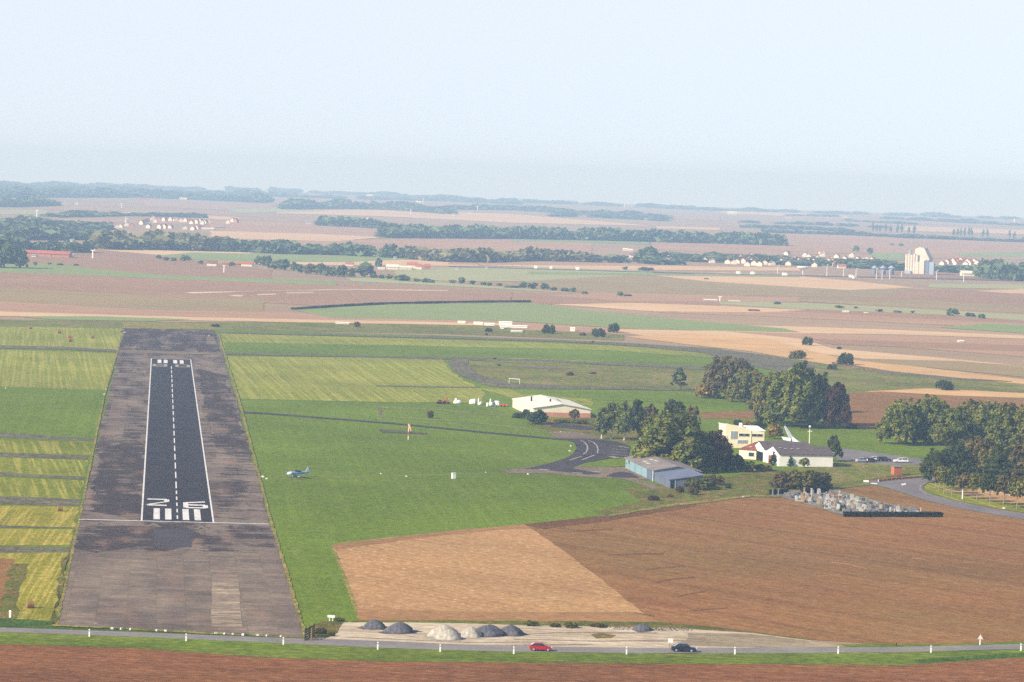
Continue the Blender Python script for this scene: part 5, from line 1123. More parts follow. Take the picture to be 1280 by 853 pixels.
fence([(1180, 616), (1203, 616.4), (1230, 618), (1262, 621), (1300, 625)], 'thin grey field fence behind the avenue trees', 'field_fence', W_patch, W_patch, 1.2, 6, (.5, 1.0), 'fence', .05, .03)
p = at(1203, 624.6); o = empty('white_post', p, 0, 'tall white post between two avenue trees', 'post'); MB().tube((0, 0, 0), (0, 0, 3.0), .16, .14, 8).build('shaft', M_postw, o); MB().box((0, 0, 3.05), (.3, .3, .12)).build('cap', M_postw, o)
# ------------------------------------------------------------------ cemetery
M_stA = flat('white_marble', C(190, 186, 178, .8), .5, .3, 0, .12, 3); M_stB = flat('grey_granite', C(136, 132, 132, .8), .5, .3, 0, .2, 3); M_stC = flat('sandstone', C(176, 152, 120, .8), .9, .1, 0, .2, 3); M_stD = flat('dark_granite', C(76, 72, 76, .8), .4, .4, 0, .2, 3); M_flow = flat('flowers', C(206, 138, 60, .8), .9, .1, 0, .5, 8)
T('cemetery_ground', [(966, 618), (990, 614), (1040, 611), (1062, 618), (1100, 628), (1176, 644), (1176, 646.5), (1054, 646), (1020, 634), (985, 624.5)], cemg, 8, .2)
def hedge_block(pts, hgt, thick, label, nq):
    P = [at(*q_) for q_ in pts]; rnd = random.Random(int(P[0].x)); v_, f_ = [], []
    for a, c_ in zip(P, P[1:]):
        d = (c_ - a); L_ = d.length; u = d.normalized(); n_ = Vector((-u.y, u.x, 0))
        for i in range(int(nq * L_)):
            s_ = rnd.uniform(0, L_); t_ = rnd.uniform(-.5, .5) * thick; z_ = hgt * rnd.random() ** .7 * (1 + .04 * math.sin(s_ * .7))
            side = rnd.random()
            if side < .4: t_ = -thick / 2 + rnd.gauss(0, .05)
            elif side < .6: t_ = thick / 2 + rnd.gauss(0, .05)
            elif side < .9: z_ = hgt + rnd.gauss(0, .05)
            c0 = a + u * s_ + n_ * t_ + Vector((0, 0, z_)); nn = (n_ * t_ * 1.6 + Vector((rnd.gauss(0, .4), rnd.gauss(0, .4), rnd.gauss(.15, .4)))).normalized()
            e = nn.orthogonal().normalized(); g_ = nn.cross(e); q_ = rnd.uniform(.14, .28); k = len(v_)
            for x, y in ((-1, -1), (1, -1), (1, 1), (-1, 1)): v_.append(tuple(c0 + e * x * q_ + g_ * y * q_))
            f_.append((k, k + 1, k + 2, k + 3))
        k = len(v_)
        for z_ in (0, hgt - .15):
            for s_, t_ in ((0, -.4), (L_, -.4), (L_, .4), (0, .4)): v_.append(tuple(a + u * s_ + n_ * t_ * thick * .9 + Vector((0, 0, z_))))
        for q4 in ((0, 1, 5, 4), (1, 2, 6, 5), (2, 3, 7, 6), (3, 0, 4, 7), (4, 5, 6, 7)): f_.append(tuple(k + i for i in q4))
    me = bpy.data.meshes.new('hedge'); me.from_pydata(v_, [], f_); me.update()
    return tag(link('hedge', me, None, L_hedge), label, 'hedge')
hedge_block([(1055, 646.4), (1177, 646.8)], 1.1, 1.0, 'long dark clipped hedge along the near side of the cemetery', 60)
hedge_block([(1002, 617.5), (1034, 616.2)], 1.5, 1.3, 'dark hedge at the far right side of the cemetery', 60)
hedge_block([(962, 618.6), (984, 617.8)], 1.1, 1.2, 'short dark hedge at the far left corner of the cemetery', 60)
bush(1053.5, 641, 10, 11, L_pine, 'dark evergreen bush among the graves')
def grave_meshes(mat, kind):
    o = empty('grave', (0, 0, 0)); rnd_h = {'slab': .7, 'tall': 1.5, 'cross': 1.3, 'stele': 2.4}[kind]
    MB().box((0, 0, .18), (1.1, 2.1, .36)).build('ledger', mat, o)
    b = MB()
    if kind == 'cross': b.box((0, 1.15, .95), (.22, .2, 1.5)); b.box((0, 1.15, 1.3), (.85, .18, .22))
    elif kind == 'stele': b.box((0, 1.15, 1.1), (.5, .4, 2.2), 0, 0, .8); b.box((0, 1.15, 2.25), (.6, .5, .16))
    else: b.prism([(-.5, 0), (.5, 0), (.5, rnd_h * .8), (.25, rnd_h), (-.25, rnd_h), (-.5, rnd_h * .8)], 'y', 1.05, 1.3)
    b.build('headstone', mat, o); return o
GK = [(M_stA, 'slab', 'low white marble grave with a plain headstone'), (M_stB, 'slab', 'low grey granite grave with a plain headstone'), (M_stA, 'tall', 'white marble grave with a tall headstone'), (M_stC, 'tall', 'sandstone grave with a tall headstone'), (M_stD, 'slab', 'dark granite grave with a low headstone'), (M_stA, 'cross', 'white grave with a stone cross'), (M_stB, 'tall', 'grey grave with a tall headstone')]
protos = [grave_meshes(a, k_) for a, k_, _ in GK]; used = [False] * len(GK)
rnd = random.Random(21)
def inside(x, y, poly):
    c_ = False; n = len(poly)
    for i in range(n):
        x0, y0_ = poly[i]; x1, y1_ = poly[(i + 1) % n]
        if (y0_ > y) != (y1_ > y) and x < (x1 - x0) * (y - y0_) / (y1_ - y0_) + x0: c_ = not c_
    return c_
GP = [(980, 619), (1000, 619), (1038, 617.5), (1066, 624), (1120, 634), (1160, 643), (1158, 645), (1060, 644.5), (1022, 633), (990, 625)]
spots = []; tries = 0
while len(spots) < 150 and tries < 20000:
    tries += 1; x, y = rnd.uniform(978, 1162), rnd.uniform(616, 645.5)
    if not inside(x, y, GP): continue
    p = at(x, y)
    if all(abs(p.x - q_.x) > 1.35 or abs(p.y - q_.y) > 3.0 for q_ in spots): spots.append(p)
for p in spots:
    i = rnd.choices(range(len(GK)), (3, 6, 2.5, 2.2, 4, 1.5, 4))[0]
    o = copy_tree(protos[i]) if used[i] else protos[i]; used[i] = True
    o.location = p + Vector((0, 0, .12)); o.rotation_euler.z = rnd.choice((0, 0, 0, math.pi / 2)) + rnd.gauss(0, .08) + .1; s = rnd.uniform(.62, 1.0); o.scale = (s, s, s)
    tag(o, GK[i][2] + ' in the hedged cemetery', 'grave', 'graves in the hedged cemetery')
for i, u in enumerate(used):
    if not u:
        for ch in KIDS(protos[i]): bpy.data.objects.remove(ch)
        bpy.data.objects.remove(protos[i])
for x, y, mt, s, lb in ((1005.5, 620.6, M_stC, .95, 'tall sandstone stele towards the far end of the cemetery'), (1014.5, 622, M_stA, 1.0, 'tall white stele right of the sandstone one'), (1032, 632, M_stA, .9, 'white stele in the middle of the cemetery'), (1043, 635, M_stC, .85, 'sandstone stele left of the evergreen bush'), (966, 620.5, M_stB, .8, 'grey gate pillar at the far left cemetery corner'), (973, 620, M_stB, .8, 'grey gate pillar right of its twin at the cemetery corner')):
    p = at(x, y); o = grave_meshes(mt, 'stele'); o.name = 'stele'; o.location = p; o.scale = (s, s, s); tag(o, lb, 'stele')
for x, y in ((1041, 622.5), (1049, 624), (1006, 627)):
    p = at(x, y); b = MB(); rr = random.Random(int(x))
    for i in range(40): b.box((rr.gauss(0, .3), rr.gauss(0, .3), .35 + rr.random() * .45), (.16, .16, .12), rr.uniform(0, 3))
    b.tube((0, 0, 0), (0, 0, .45), .25, .35, 8); o = b.build('flower_pot', M_flow); o.location = p + Vector((0, 0, .12)); tag(o, 'pot of orange chrysanthemums among the graves', 'flowers', 'pots of flowers in the cemetery')
# ------------------------------------------------------------------ far country: woods, hedges, villages
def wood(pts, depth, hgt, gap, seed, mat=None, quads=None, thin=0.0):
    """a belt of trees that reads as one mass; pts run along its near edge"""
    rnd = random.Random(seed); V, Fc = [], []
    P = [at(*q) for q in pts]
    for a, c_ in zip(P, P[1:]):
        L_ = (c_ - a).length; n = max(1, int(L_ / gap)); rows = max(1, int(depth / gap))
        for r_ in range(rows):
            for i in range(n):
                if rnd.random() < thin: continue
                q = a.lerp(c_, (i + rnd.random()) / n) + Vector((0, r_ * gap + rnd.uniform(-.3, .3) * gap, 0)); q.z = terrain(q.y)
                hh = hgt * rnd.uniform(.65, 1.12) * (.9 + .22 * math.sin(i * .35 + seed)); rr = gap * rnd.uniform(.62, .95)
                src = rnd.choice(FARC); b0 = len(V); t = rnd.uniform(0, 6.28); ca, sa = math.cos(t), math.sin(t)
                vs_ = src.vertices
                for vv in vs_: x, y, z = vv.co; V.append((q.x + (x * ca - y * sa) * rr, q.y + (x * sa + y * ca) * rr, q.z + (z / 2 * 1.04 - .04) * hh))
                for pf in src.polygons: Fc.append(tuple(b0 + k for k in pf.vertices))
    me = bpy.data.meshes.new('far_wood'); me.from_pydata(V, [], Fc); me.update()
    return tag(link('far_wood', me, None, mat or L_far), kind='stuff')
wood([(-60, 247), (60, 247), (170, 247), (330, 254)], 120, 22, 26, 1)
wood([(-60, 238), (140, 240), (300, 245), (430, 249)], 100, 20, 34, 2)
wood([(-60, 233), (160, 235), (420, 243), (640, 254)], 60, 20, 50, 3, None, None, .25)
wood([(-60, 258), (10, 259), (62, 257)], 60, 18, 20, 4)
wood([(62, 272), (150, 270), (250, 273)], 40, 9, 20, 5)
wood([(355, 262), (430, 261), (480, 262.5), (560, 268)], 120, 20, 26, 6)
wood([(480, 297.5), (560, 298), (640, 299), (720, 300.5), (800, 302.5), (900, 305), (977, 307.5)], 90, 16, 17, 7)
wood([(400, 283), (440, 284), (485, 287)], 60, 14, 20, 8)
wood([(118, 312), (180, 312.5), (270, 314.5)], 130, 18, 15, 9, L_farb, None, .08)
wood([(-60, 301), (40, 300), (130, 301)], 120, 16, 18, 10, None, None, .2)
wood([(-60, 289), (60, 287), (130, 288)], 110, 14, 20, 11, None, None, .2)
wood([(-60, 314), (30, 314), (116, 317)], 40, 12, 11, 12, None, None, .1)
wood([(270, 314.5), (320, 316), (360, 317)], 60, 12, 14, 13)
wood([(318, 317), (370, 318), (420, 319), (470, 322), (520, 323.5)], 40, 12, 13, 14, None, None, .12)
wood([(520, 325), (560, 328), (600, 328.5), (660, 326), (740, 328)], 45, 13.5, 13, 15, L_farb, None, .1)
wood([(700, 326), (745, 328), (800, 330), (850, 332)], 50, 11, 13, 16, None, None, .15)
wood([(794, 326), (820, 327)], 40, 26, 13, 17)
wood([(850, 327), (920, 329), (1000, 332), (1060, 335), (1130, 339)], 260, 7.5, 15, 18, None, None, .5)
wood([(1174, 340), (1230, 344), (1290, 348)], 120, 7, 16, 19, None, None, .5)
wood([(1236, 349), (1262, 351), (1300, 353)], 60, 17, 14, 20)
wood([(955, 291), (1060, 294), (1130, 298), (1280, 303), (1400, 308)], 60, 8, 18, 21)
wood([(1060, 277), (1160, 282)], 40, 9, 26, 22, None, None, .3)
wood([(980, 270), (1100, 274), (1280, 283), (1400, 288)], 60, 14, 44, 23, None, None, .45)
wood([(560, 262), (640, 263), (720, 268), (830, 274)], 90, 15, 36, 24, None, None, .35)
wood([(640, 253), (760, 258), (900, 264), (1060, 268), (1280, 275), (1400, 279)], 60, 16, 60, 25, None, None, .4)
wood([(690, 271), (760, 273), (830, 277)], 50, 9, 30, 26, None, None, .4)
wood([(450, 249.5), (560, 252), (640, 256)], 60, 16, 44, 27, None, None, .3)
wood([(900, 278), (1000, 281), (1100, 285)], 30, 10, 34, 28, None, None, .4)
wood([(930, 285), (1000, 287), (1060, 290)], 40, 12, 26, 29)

def ftree(x, y, w_, h_, label, group, mat=None, kind=None, name='broadleaf_tree', clear=.04):
    return tree(x, y, w_, h_, kind or FARC, mat or L_far, label, 'tree', name, clear, None, group)
gh = 'hedgerow trees across the far fields'
hed = [(322, 331, 10, 12), (329, 333, 9, 14), (336, 336, 8, 18), (344, 337, 14, 12), (355, 338, 16, 15), (367, 339, 10, 13), (376, 341, 16, 11), (388, 343, 18, 14), (401, 344, 14, 16), (414, 345.5, 22, 13), (428, 346.5, 14, 16), (438, 347, 12, 13), (456, 346.5, 24, 20), (473, 334, 10, 12)]
for i, (x, y, w_, h_) in enumerate(hed): ftree(x, y, w_, h_, 'blue green hedgerow tree in the dense row left of the white farm', gh, L_farb if i % 4 == 3 else L_far)
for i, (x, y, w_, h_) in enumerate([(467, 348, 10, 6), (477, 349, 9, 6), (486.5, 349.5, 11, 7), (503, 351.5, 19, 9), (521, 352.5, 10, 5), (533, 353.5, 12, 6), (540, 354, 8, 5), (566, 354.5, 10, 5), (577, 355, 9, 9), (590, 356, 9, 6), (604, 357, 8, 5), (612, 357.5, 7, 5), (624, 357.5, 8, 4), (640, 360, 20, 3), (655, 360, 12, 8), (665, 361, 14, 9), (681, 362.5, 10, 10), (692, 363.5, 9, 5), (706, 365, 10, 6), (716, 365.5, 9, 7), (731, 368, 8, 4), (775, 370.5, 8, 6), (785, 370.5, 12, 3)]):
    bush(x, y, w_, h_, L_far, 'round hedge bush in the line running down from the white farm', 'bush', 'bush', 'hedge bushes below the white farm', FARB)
for x, y, w_, h_, lb in ((1190.7, 395, 16, 10, 'largest dark bush of three in the green strip at the right'), (1212.7, 396.3, 12, 6, 'middle low bush of three in the green strip at the right'), (1226.8, 398.4, 9, 7, 'right small bush of three in the green strip at the right'), (1049, 385.5, 12, 4, 'flat bush in the pale pasture left of the three dark bushes'), (1070, 386, 5, 3, 'tiny bush right of the flat one in the pale pasture'), (1099, 390, 10, 4, 'low bush in the pale pasture above the brown field'), (1122, 391, 10, 3, 'low thin bush in the pale pasture'), (1140.5, 391.5, 6, 3.5, 'small bush left of the largest dark one'), (972, 380.6, 9, 4, 'pale bush at the left end of the pale pasture'),
        (781, 337.5, 8, 5, 'left bush beside the far highway'), (808, 338.5, 20, 5, 'long bush beside the far highway'), (883, 349.5, 6, 2, 'tiny dark bush on the pale stubble'), (1115, 307, 6, 3, 'left small bush on the pink field behind the silo'), (1126.5, 308, 6, 4, 'right small bush on the pink field behind the silo'), (983, 308, 6, 6, 'bush at the right end of the long dark wood'), (242, 309, 6, 3, 'small bush on the pale field right of the left wood')):
    bush(x, y, w_, h_, L_far, lb, 'bush', 'bush', None, FARB)
for x, y, w_, h_, lb in ((6, 335, 44, 38, 'big dark tree at the left edge before the red farm'), (25, 335.5, 24, 27, 'rounder dark tree right of the big one at the left edge'), (44, 332, 5, 5, 'tiny tree right of the two dark ones at the left edge')):
    tree(x, y, w_, h_, SMALL, L_far, lb, 'tree', 'broadleaf_tree', .03)
for x, y, w_, h_ in ((198, 324, 8, 6), (207, 326, 10, 5), (217, 327, 8, 5), (232, 326.5, 14, 8), (250, 330, 9, 5), (290, 333, 8, 6), (75, 332, 8, 3), (62, 331, 5, 3), (95, 332.5, 6, 3)):
    bush(x, y, w_, h_, L_far, 'small far bush in the green and brown fields at the left', 'bush', 'bush', 'bushes on the left far fields', FARB)
for x in (1091, 1096, 1100, 1107, 1113, 1122, 1127, 1136, 1143, 1192, 1197, 1201, 1206, 1211, 1214, 1229, 1234, 1262, 1268):
    y = 290 + (x - 1090) * .05; ftree(x, y, 4, 10 + (x % 4), 'slim far poplar in the rows on the right horizon', 'far poplars on the right', L_far, POPL, 'poplar_tree', .1)
for x, y, h_ in ((1070, 315, 8), (1087, 318, 9), (640, 336, 0)):
    if h_: ftree(x, y, 8, h_, 'single tree on the skyline of the village left of the silo', 'single trees over the right village')

# houses ------------------------------------------------------------------------
W_fred = dirty('far_red_tiles', C(186, 112, 88, .8), C(168, 98, 78, .8), .9, .1, .3); W_fbrown = dirty('far_brown_tiles', C(140, 104, 92, .8), C(122, 92, 84, .8), .9, .1, .3); W_fwall = dirty('far_white_render', C(236, 226, 206, .82), C(216, 204, 184, .82), .9, .1, .2); W_fbrick = dirty('far_brick', C(196, 134, 108, .8), C(182, 122, 98, .8), .9, .1, .2); W_fgrey = dirty('far_grey_roof', C(150, 152, 160, .8), C(136, 138, 148, .8), .8, .2, .2)
HM = {}
def house(x, y, w_, h_, wm, rm, label, group=None, rz=None, name='house', cat='house', dp=None, rnd=random.Random(12)):
    p = at(x, y); k = pxm(p); ww = w_ / k; hh = h_ / k; dd = dp or max(6, min(ww * .7, 12)); o = empty(name, p, rnd.uniform(-.5, .5) if rz is None else rz, label, cat, group)
    key = (wm.name, 'w')
    if key not in HM:
        HM[key] = MB().prism([(-.5, -.1), (.5, -.1), (.5, .56), (0, .98), (-.5, .56)], 'x', -.5, .5).mesh('wall', [wm])
    t = link('wall', HM[key], o); t.scale = (ww, dd, hh)
    key = (rm.name, 'r')
    if key not in HM:
        b = MB(); b.loft([[(-.54, -.56, .52), (-.54, 0, 1.0), (.54, 0, 1.0), (.54, -.56, .52)], [(-.54, -.56, .57), (-.54, 0, 1.06), (.54, 0, 1.06), (.54, -.56, .57)]]); b.loft([[(-.54, 0, 1.0), (-.54, .56, .52), (.54, .56, .52), (.54, 0, 1.0)], [(-.54, 0, 1.06), (-.54, .56, .57), (.54, .56, .57), (.54, 0, 1.06)]]); HM[key] = b.mesh('roof', [rm])
    t = link('roof', HM[key], o); t.scale = (ww, dd, hh)
    if 'c' not in HM: HM['c'] = MB().box((.3, 0, 1.08), (.07, .1, .22)).mesh('chimney', [W_fbrick])
    if name == 'house': c_ = link('chimney', HM['c'], t)
    return o
rnd = random.Random(31)
vl = [(73, 284), (78, 285), (97, 280), (100, 283), (103, 281), (137, 281), (128, 284), (146, 284.5), (151, 284), (159, 277), (158, 282), (165, 283), (178, 280), (181, 279), (183, 277), (186, 284.5), (191, 274.5), (194, 278), (199, 275.5), (206, 276), (213, 276), (213, 285), (219, 276), (226, 277), (232, 277), (238, 277), (240, 279.5), (246, 279), (251, 278.5), (253, 280), (257, 279), (260, 278.5), (254, 286), (248, 286), (242, 287), (231, 286), (200, 285), (206, 285), (285, 279), (295, 278), (291, 277)]
for i, (x, y) in enumerate(vl):
    red = i % 5 != 0
    house(x, y + 1, rnd.uniform(5, 7.5), rnd.uniform(4.4, 6), W_fbrick if i % 7 == 4 else W_fwall, W_fred if red else W_fbrown, ('white house with a red roof' if red else 'brick house with a brown roof' if i % 7 == 4 else 'white house with a brown roof') + ' in the far village at the left', 'houses of the left far village', rz=rnd.uniform(.9, 1.8))
house(260, 287.5, 15, 2.6, W_fwall, W_fwall, 'long low white barn below the left far village', None, 0, 'barn', 'barn'); house(275, 285.5, 12, 2.4, W_fgrey, W_fgrey, 'long grey barn right of the left far village', None, 0, 'barn', 'barn')
o = house(159.5, 281, 4, 6, W_fwall, W_fgrey, 'white church body in the left far village', None, .3, 'church', 'church'); k = pxm(at(159.5, 281)); MB().box((-2 / k, 0, 4.6 / k), (2.2 / k, 2.2 / k, 9.2 / k)).build('tower', W_fwall, o); MB().box((-2 / k, 0, 10.2 / k), (2.2 / k, 2.2 / k, 3 / k), 0, 0, .1).build('spire', W_fgrey, o)
vr = [(877, 324), (884, 325), (881, 327), (920, 323), (922, 328.5), (917, 329.5), (927, 328), (931, 328.5), (940, 328.5), (943, 331), (950, 332), (952, 328), (946, 327), (956, 330), (974, 323), (984, 318.5), (1011, 322), (1022, 324), (1027, 317), (1028, 320), (1038, 326), (1037, 328), (1046, 322), (1064, 321), (1072, 326), (1069, 328), (1082, 325), (1091, 327), (991, 327), (1000, 328), (965, 331), (1007, 320), (934, 332), (995, 325), (904, 323), (938, 321), (868, 326), (890, 328), (899, 327), (910, 329), (912, 325), (926, 324), (936, 326), (948, 323), (960, 328), (968, 327), (978, 329), (986, 331), (1003, 329), (1010, 327), (1016, 325), (1018, 329), (1032, 329), (1041, 329), (1050, 327), (1056, 325), (1060, 329), (1078, 329), (1086, 330), (1044, 332), (1018, 333)]
for i, (x, y) in enumerate(vr):
    red = i % 5 != 0
    house(x, y + 1, rnd.uniform(6, 8.5), rnd.uniform(5, 6.5), W_fwall, W_fred if red else W_fbrown, ('white house with a red roof' if red else 'white house with a brown roof') + ' in the village left of the silo', 'houses of the village left of the silo', rz=rnd.uniform(.9, 1.8))
v3 = [(1179, 331.5), (1185, 330), (1194, 329), (1196, 332), (1199, 330.5), (1204, 328), (1211, 329), (1213, 331.5), (1218, 329.5), (1222, 331), (1229, 332), (1232, 334), (1207, 332), (1238, 334)]
for i, (x, y) in enumerate(v3):
    house(x, y, rnd.uniform(6.5, 9), rnd.uniform(4.6, 6), W_fwall, W_fred, 'white house with an orange red roof in the hamlet right of the silo', 'houses of the hamlet right of the silo', rz=rnd.uniform(.4, 1.4))
for x, y, w_, h_, wm, rm, lb in ((38, 320, 18, 7, W_fbrick, W_fred, 'leftmost red roofed barn of the red farm'), (56, 321, 18, 7.5, W_fbrick, W_fred, 'middle red roofed barn of the red farm'), (77, 322, 22, 7.5, W_fbrick, W_fred, 'right red roofed barn of the red farm'), (43, 321.5, 6, 3.4, W_fwall, W_fgrey, 'white shed in front of the red farm'), (88, 322, 9, 5, W_fwall, W_fgrey, 'white and blue shed at the right end of the red farm'), (24, 318, 10, 5, W_fbrick, W_fbrown, 'brown barn behind the dark tree at the left'),
        (265, 333, 12, 7, W_fwall, W_fbrown, 'white farmhouse with a steep roof by the left hedge'), (309, 333, 14, 5.5, W_fwall, W_fred, 'red roofed farmhouse at the end of the left hedge'), (290, 331.5, 22, 3, W_fbrick, W_fred, 'long low red barn between the two left farmhouses'),
        (490.5, 337, 15, 6, W_fwall, W_fwall, 'round roofed white barn of the white farm'), (507, 337, 16, 4.4, W_fwall, W_fwall, 'long white barn in the middle of the white farm'), (515, 335.5, 12, 7.5, W_fwall, W_fred, 'red roofed house behind the white farm barns'), (523.5, 337, 8, 7, W_fwall, W_fred, 'white gabled house of the white farm'), (534, 337, 8, 6.5, W_fbrick, W_fred, 'red brick house right of the white farm'), (477, 337, 9, 2.4, W_fwall, W_fwall, 'low white shed left of the white farm'), (437, 332.5, 10, 4.4, W_fwall, W_fred, 'red roofed house above the dense hedgerow'), (542, 336.5, 4, 2, W_fwall, W_fgrey, 'tiny white shed right of the red brick house'),
        (494, 323.5, 4, 2.6, W_fwall, W_fgrey, 'tiny white shed before the far tree belt'), (572, 337, 5, 2.6, W_fwall, W_fgrey, 'small white shed on the pasture right of the farm'), (608.5, 336, 4, 2.4, W_fwall, W_fgrey, 'small white shed farther along the pasture'), (623.5, 328.5, 4, 2.4, W_fwall, W_fgrey, 'tiny white shed on the pale stubble before the trees'),
        (386, 280, 6, 3, W_fwall, W_fgrey, 'far white barn on the pink fields, left of a pair'), (414, 279.5, 6, 4, W_fwall, W_fred, 'far white barn on the pink fields with a red end'), (427, 281, 8, 2, W_fwall, W_fgrey, 'long far white barn before the dark wood'), (462, 247.5, 8, 4, W_fwall, W_fwall, 'far white building on the left horizon'), (477, 262, 6, 3, W_fwall, W_fgrey, 'far white barn below the hill wood'), (494, 252.5, 10, 2, W_fwall, W_fgrey, 'long thin far building on the horizon'), (523, 254.5, 6, 3, W_fwall, W_fwall, 'far white building left of the pale tower'), (588, 267, 8, 2.6, W_fwall, W_fgrey, 'far white barn below the right hill wood'), (567, 270, 4, 3, W_fwall, W_fgrey, 'small far white house in the haze'), (781.5, 313.5, 6, 3, W_fwall, W_fwall, 'left far white shed of a pair on the pink field'), (788, 314, 6, 2.6, W_fwall, W_fwall, 'right far white shed of a pair on the pink field'), (793, 322, 12, 5, W_fwall, W_fbrown, 'far brown roofed house by the tall trees'), (837, 322, 4, 3, W_fwall, W_fgrey, 'white house deep in the far tree belt'), (915, 268, 12, 3.4, W_fwall, W_fwall, 'long far white hangar on the right horizon'), (681, 262, 8, 3, W_fwall, W_fgrey, 'far white building below the horizon in the middle'), (985, 273, 8, 2, W_fwall, W_fgrey, 'thin far white building on the right horizon'),
        (178, 250, 14, 2.6, W_fbrick, W_fred, 'long far red building on the left hills'), (229, 250, 9, 2.6, W_fwall, W_fwall, 'far white building on the left hills'), (242, 250, 5, 3, W_fwall, W_fgrey, 'smaller far white building on the left hills'), (48, 257, 6, 2.6, W_fwall, W_fwall, 'far white house at the edge of the left hill wood'), (96, 256, 4, 4, W_fwall, W_fgrey, 'far white house before the left hills'), (305, 251, 6, 3, W_fwall, W_fgrey, 'far white house at the right end of the left hills'), (90, 302.5, 5, 3.4, W_fwall, W_fgrey, 'white house half hidden in the left wood'), (60, 298, 30, 1.6, W_fwall, W_fwall, 'long low white greenhouse in the left wood'), (2, 303, 6, 4, W_fbrick, W_fred, 'red house at the left edge in the wood'),
        (888, 376.5, 16, 2.2, W_fwall, W_fwall, 'long low white shed on the far brown field'), (918, 377.5, 14, 1.6, W_fwall, W_fwall, 'second low white shed on the far brown field'), (1057, 391, 8, 2.4, W_fwall, W_fwall, 'low white hut on the pale pasture at the right'), (1201, 428, 7, 2.6, W_fwall, W_fwall, 'small white hut on the brown stubble at the right'), (1082.5, 392, 5, 1.4, W_fwall, W_fwall, 'tiny white hut right of the low one on the pasture'),
        (1223.5, 346, 9, 2.8, W_fwall, W_fwall, 'low cream shed right of the white factory'), (1241, 346.5, 14, 5, W_fbrick, W_fred, 'brick barn with a rounded end right of the factory'), (1212, 345.5, 22, 6.5, W_fwall, W_fwall, 'white factory hall right of the silo'), (1052, 335.5, 10, 5, W_fwall, W_fred, 'red roofed house before the village left of the silo')):
    house(x, y, w_, h_, wm, rm, lb, None, rnd.uniform(-.12, .12), 'barn' if w_ > 9 else 'shed' if h_ < 3 else 'farmhouse', 'building')
p = at(942.5, 389.3); k = pxm(p); o = MB().box((0, 0, 1.0 / k), (14 / k, 5, 2 / k)).box((0, 0, 2.1 / k), (13.4 / k, 4, .4 / k)).build('straw_stack', flat('dark_straw', C(104, 76, 66, .8), .95, .05)); o.location = p; tag(o, 'long dark stack on the edge of the pale stubble', 'stack')
# the silo -----------------------------------------------------------------------
W_silo = dirty('silo_concrete', C(216, 208, 192, .8), C(202, 192, 176, .8), .9, .1, .06); W_silog = dirty('silo_blue_cladding', C(160, 172, 188, .8), C(148, 160, 178, .8), .7, .2, .06); W_silod = dirty('silo_dark_cladding', C(120, 128, 146, .8), C(108, 116, 134, .8), .8, .2, .06)  # the last is a darker blue-grey, also used for the grain bin drums
p = at(1150, 343); k = pxm(p); u = 1 / k
sl = empty('grain_silo', p, R(-24), 'tall cream grain silo with round bins and a sloping roof', 'silo')
for i in range(5): MB().tube(((-18 + i * 3.4) * u, 0, 0), ((-18 + i * 3.4) * u, 0, (24 + (i % 2) * 1.0) * u), 1.9 * u, 1.9 * u, 14).build('silo_bin', W_silo, sl)
MB().prism([(-8 * u, 0), (11 * u, 0), (11 * u, 19 * u), (4 * u, 32 * u), (-2 * u, 34 * u), (-8 * u, 31 * u)], 'y', 1.0 * u, 14 * u).build('elevator_tower', W_silo, sl)
b = MB(); slab_roof(b, [(4 * u, .6 * u, 32.4 * u), (12 * u, .6 * u, 18.4 * u), (12 * u, 14.6 * u, 18.4 * u), (4 * u, 14.6 * u, 32.4 * u)], .5 * u); b.build('roof', W_silo, sl)
MB().box((-15 * u, 3 * u, 27 * u), (2.6 * u, 3 * u, 6 * u)).build('hoist_turret', W_silog, sl)
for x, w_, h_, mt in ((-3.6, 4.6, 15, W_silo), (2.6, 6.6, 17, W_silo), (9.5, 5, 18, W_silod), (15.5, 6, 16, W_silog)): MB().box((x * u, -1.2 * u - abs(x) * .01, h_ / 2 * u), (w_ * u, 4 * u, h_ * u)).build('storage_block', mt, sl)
MB().box((-15 * u, -3 * u, 2 * u), (8 * u, 3 * u, 4 * u)).build('loading_shed', W_silog, sl)
for i, (x, lb) in enumerate(((1093, 'leftmost grey grain bin with a cone roof beside the silo'), (1103.5, 'middle grey grain bin with a cone roof beside the silo'), (1114, 'rightmost grey grain bin with a cone roof beside the silo'))):
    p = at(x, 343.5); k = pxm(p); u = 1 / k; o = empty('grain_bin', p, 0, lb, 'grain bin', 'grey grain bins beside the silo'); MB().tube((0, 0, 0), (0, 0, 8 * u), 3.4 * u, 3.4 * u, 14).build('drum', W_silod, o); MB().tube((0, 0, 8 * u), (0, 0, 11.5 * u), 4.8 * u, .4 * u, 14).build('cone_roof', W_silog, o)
# highway furniture ---------------------------------------------------------------
T('highway', [(560, 333), (700, 337), (860, 341.5), (1000, 344.5), (1120, 347), (1280, 351), (1400, 354), (1400, 355), (1280, 352), (1120, 348), (1000, 345.4), (860, 342.4), (700, 338), (560, 333.8)], road2_m, 8, 0)
lp0 = None
for i, (x, y, h_) in enumerate(((972, 342, 9), (1033.5, 346, 15), (1054.5, 346.5, 12), (1070, 347, 11), (1095.5, 349, 13), (1102.5, 349.5, 11), (1112, 349, 11), (1126.8, 347, 7), (1170.5, 350, 11), (1204.5, 353, 14))):
    p = at(x, y); k = pxm(p); o = empty('street_lamp', p, 0, ORD[i] + ' pale lamp post from the left along the far highway', 'lamp post', 'lamp posts along the far highway'); hh = h_ / k
    MB().tube((0, 0, 0), (0, 0, hh), .34, .22, 6).build('post', W_trim, o); MB().tube((0, 0, hh), (1.8, 0, hh + .7), .2, .2, 5).build('arm', W_trim, o)
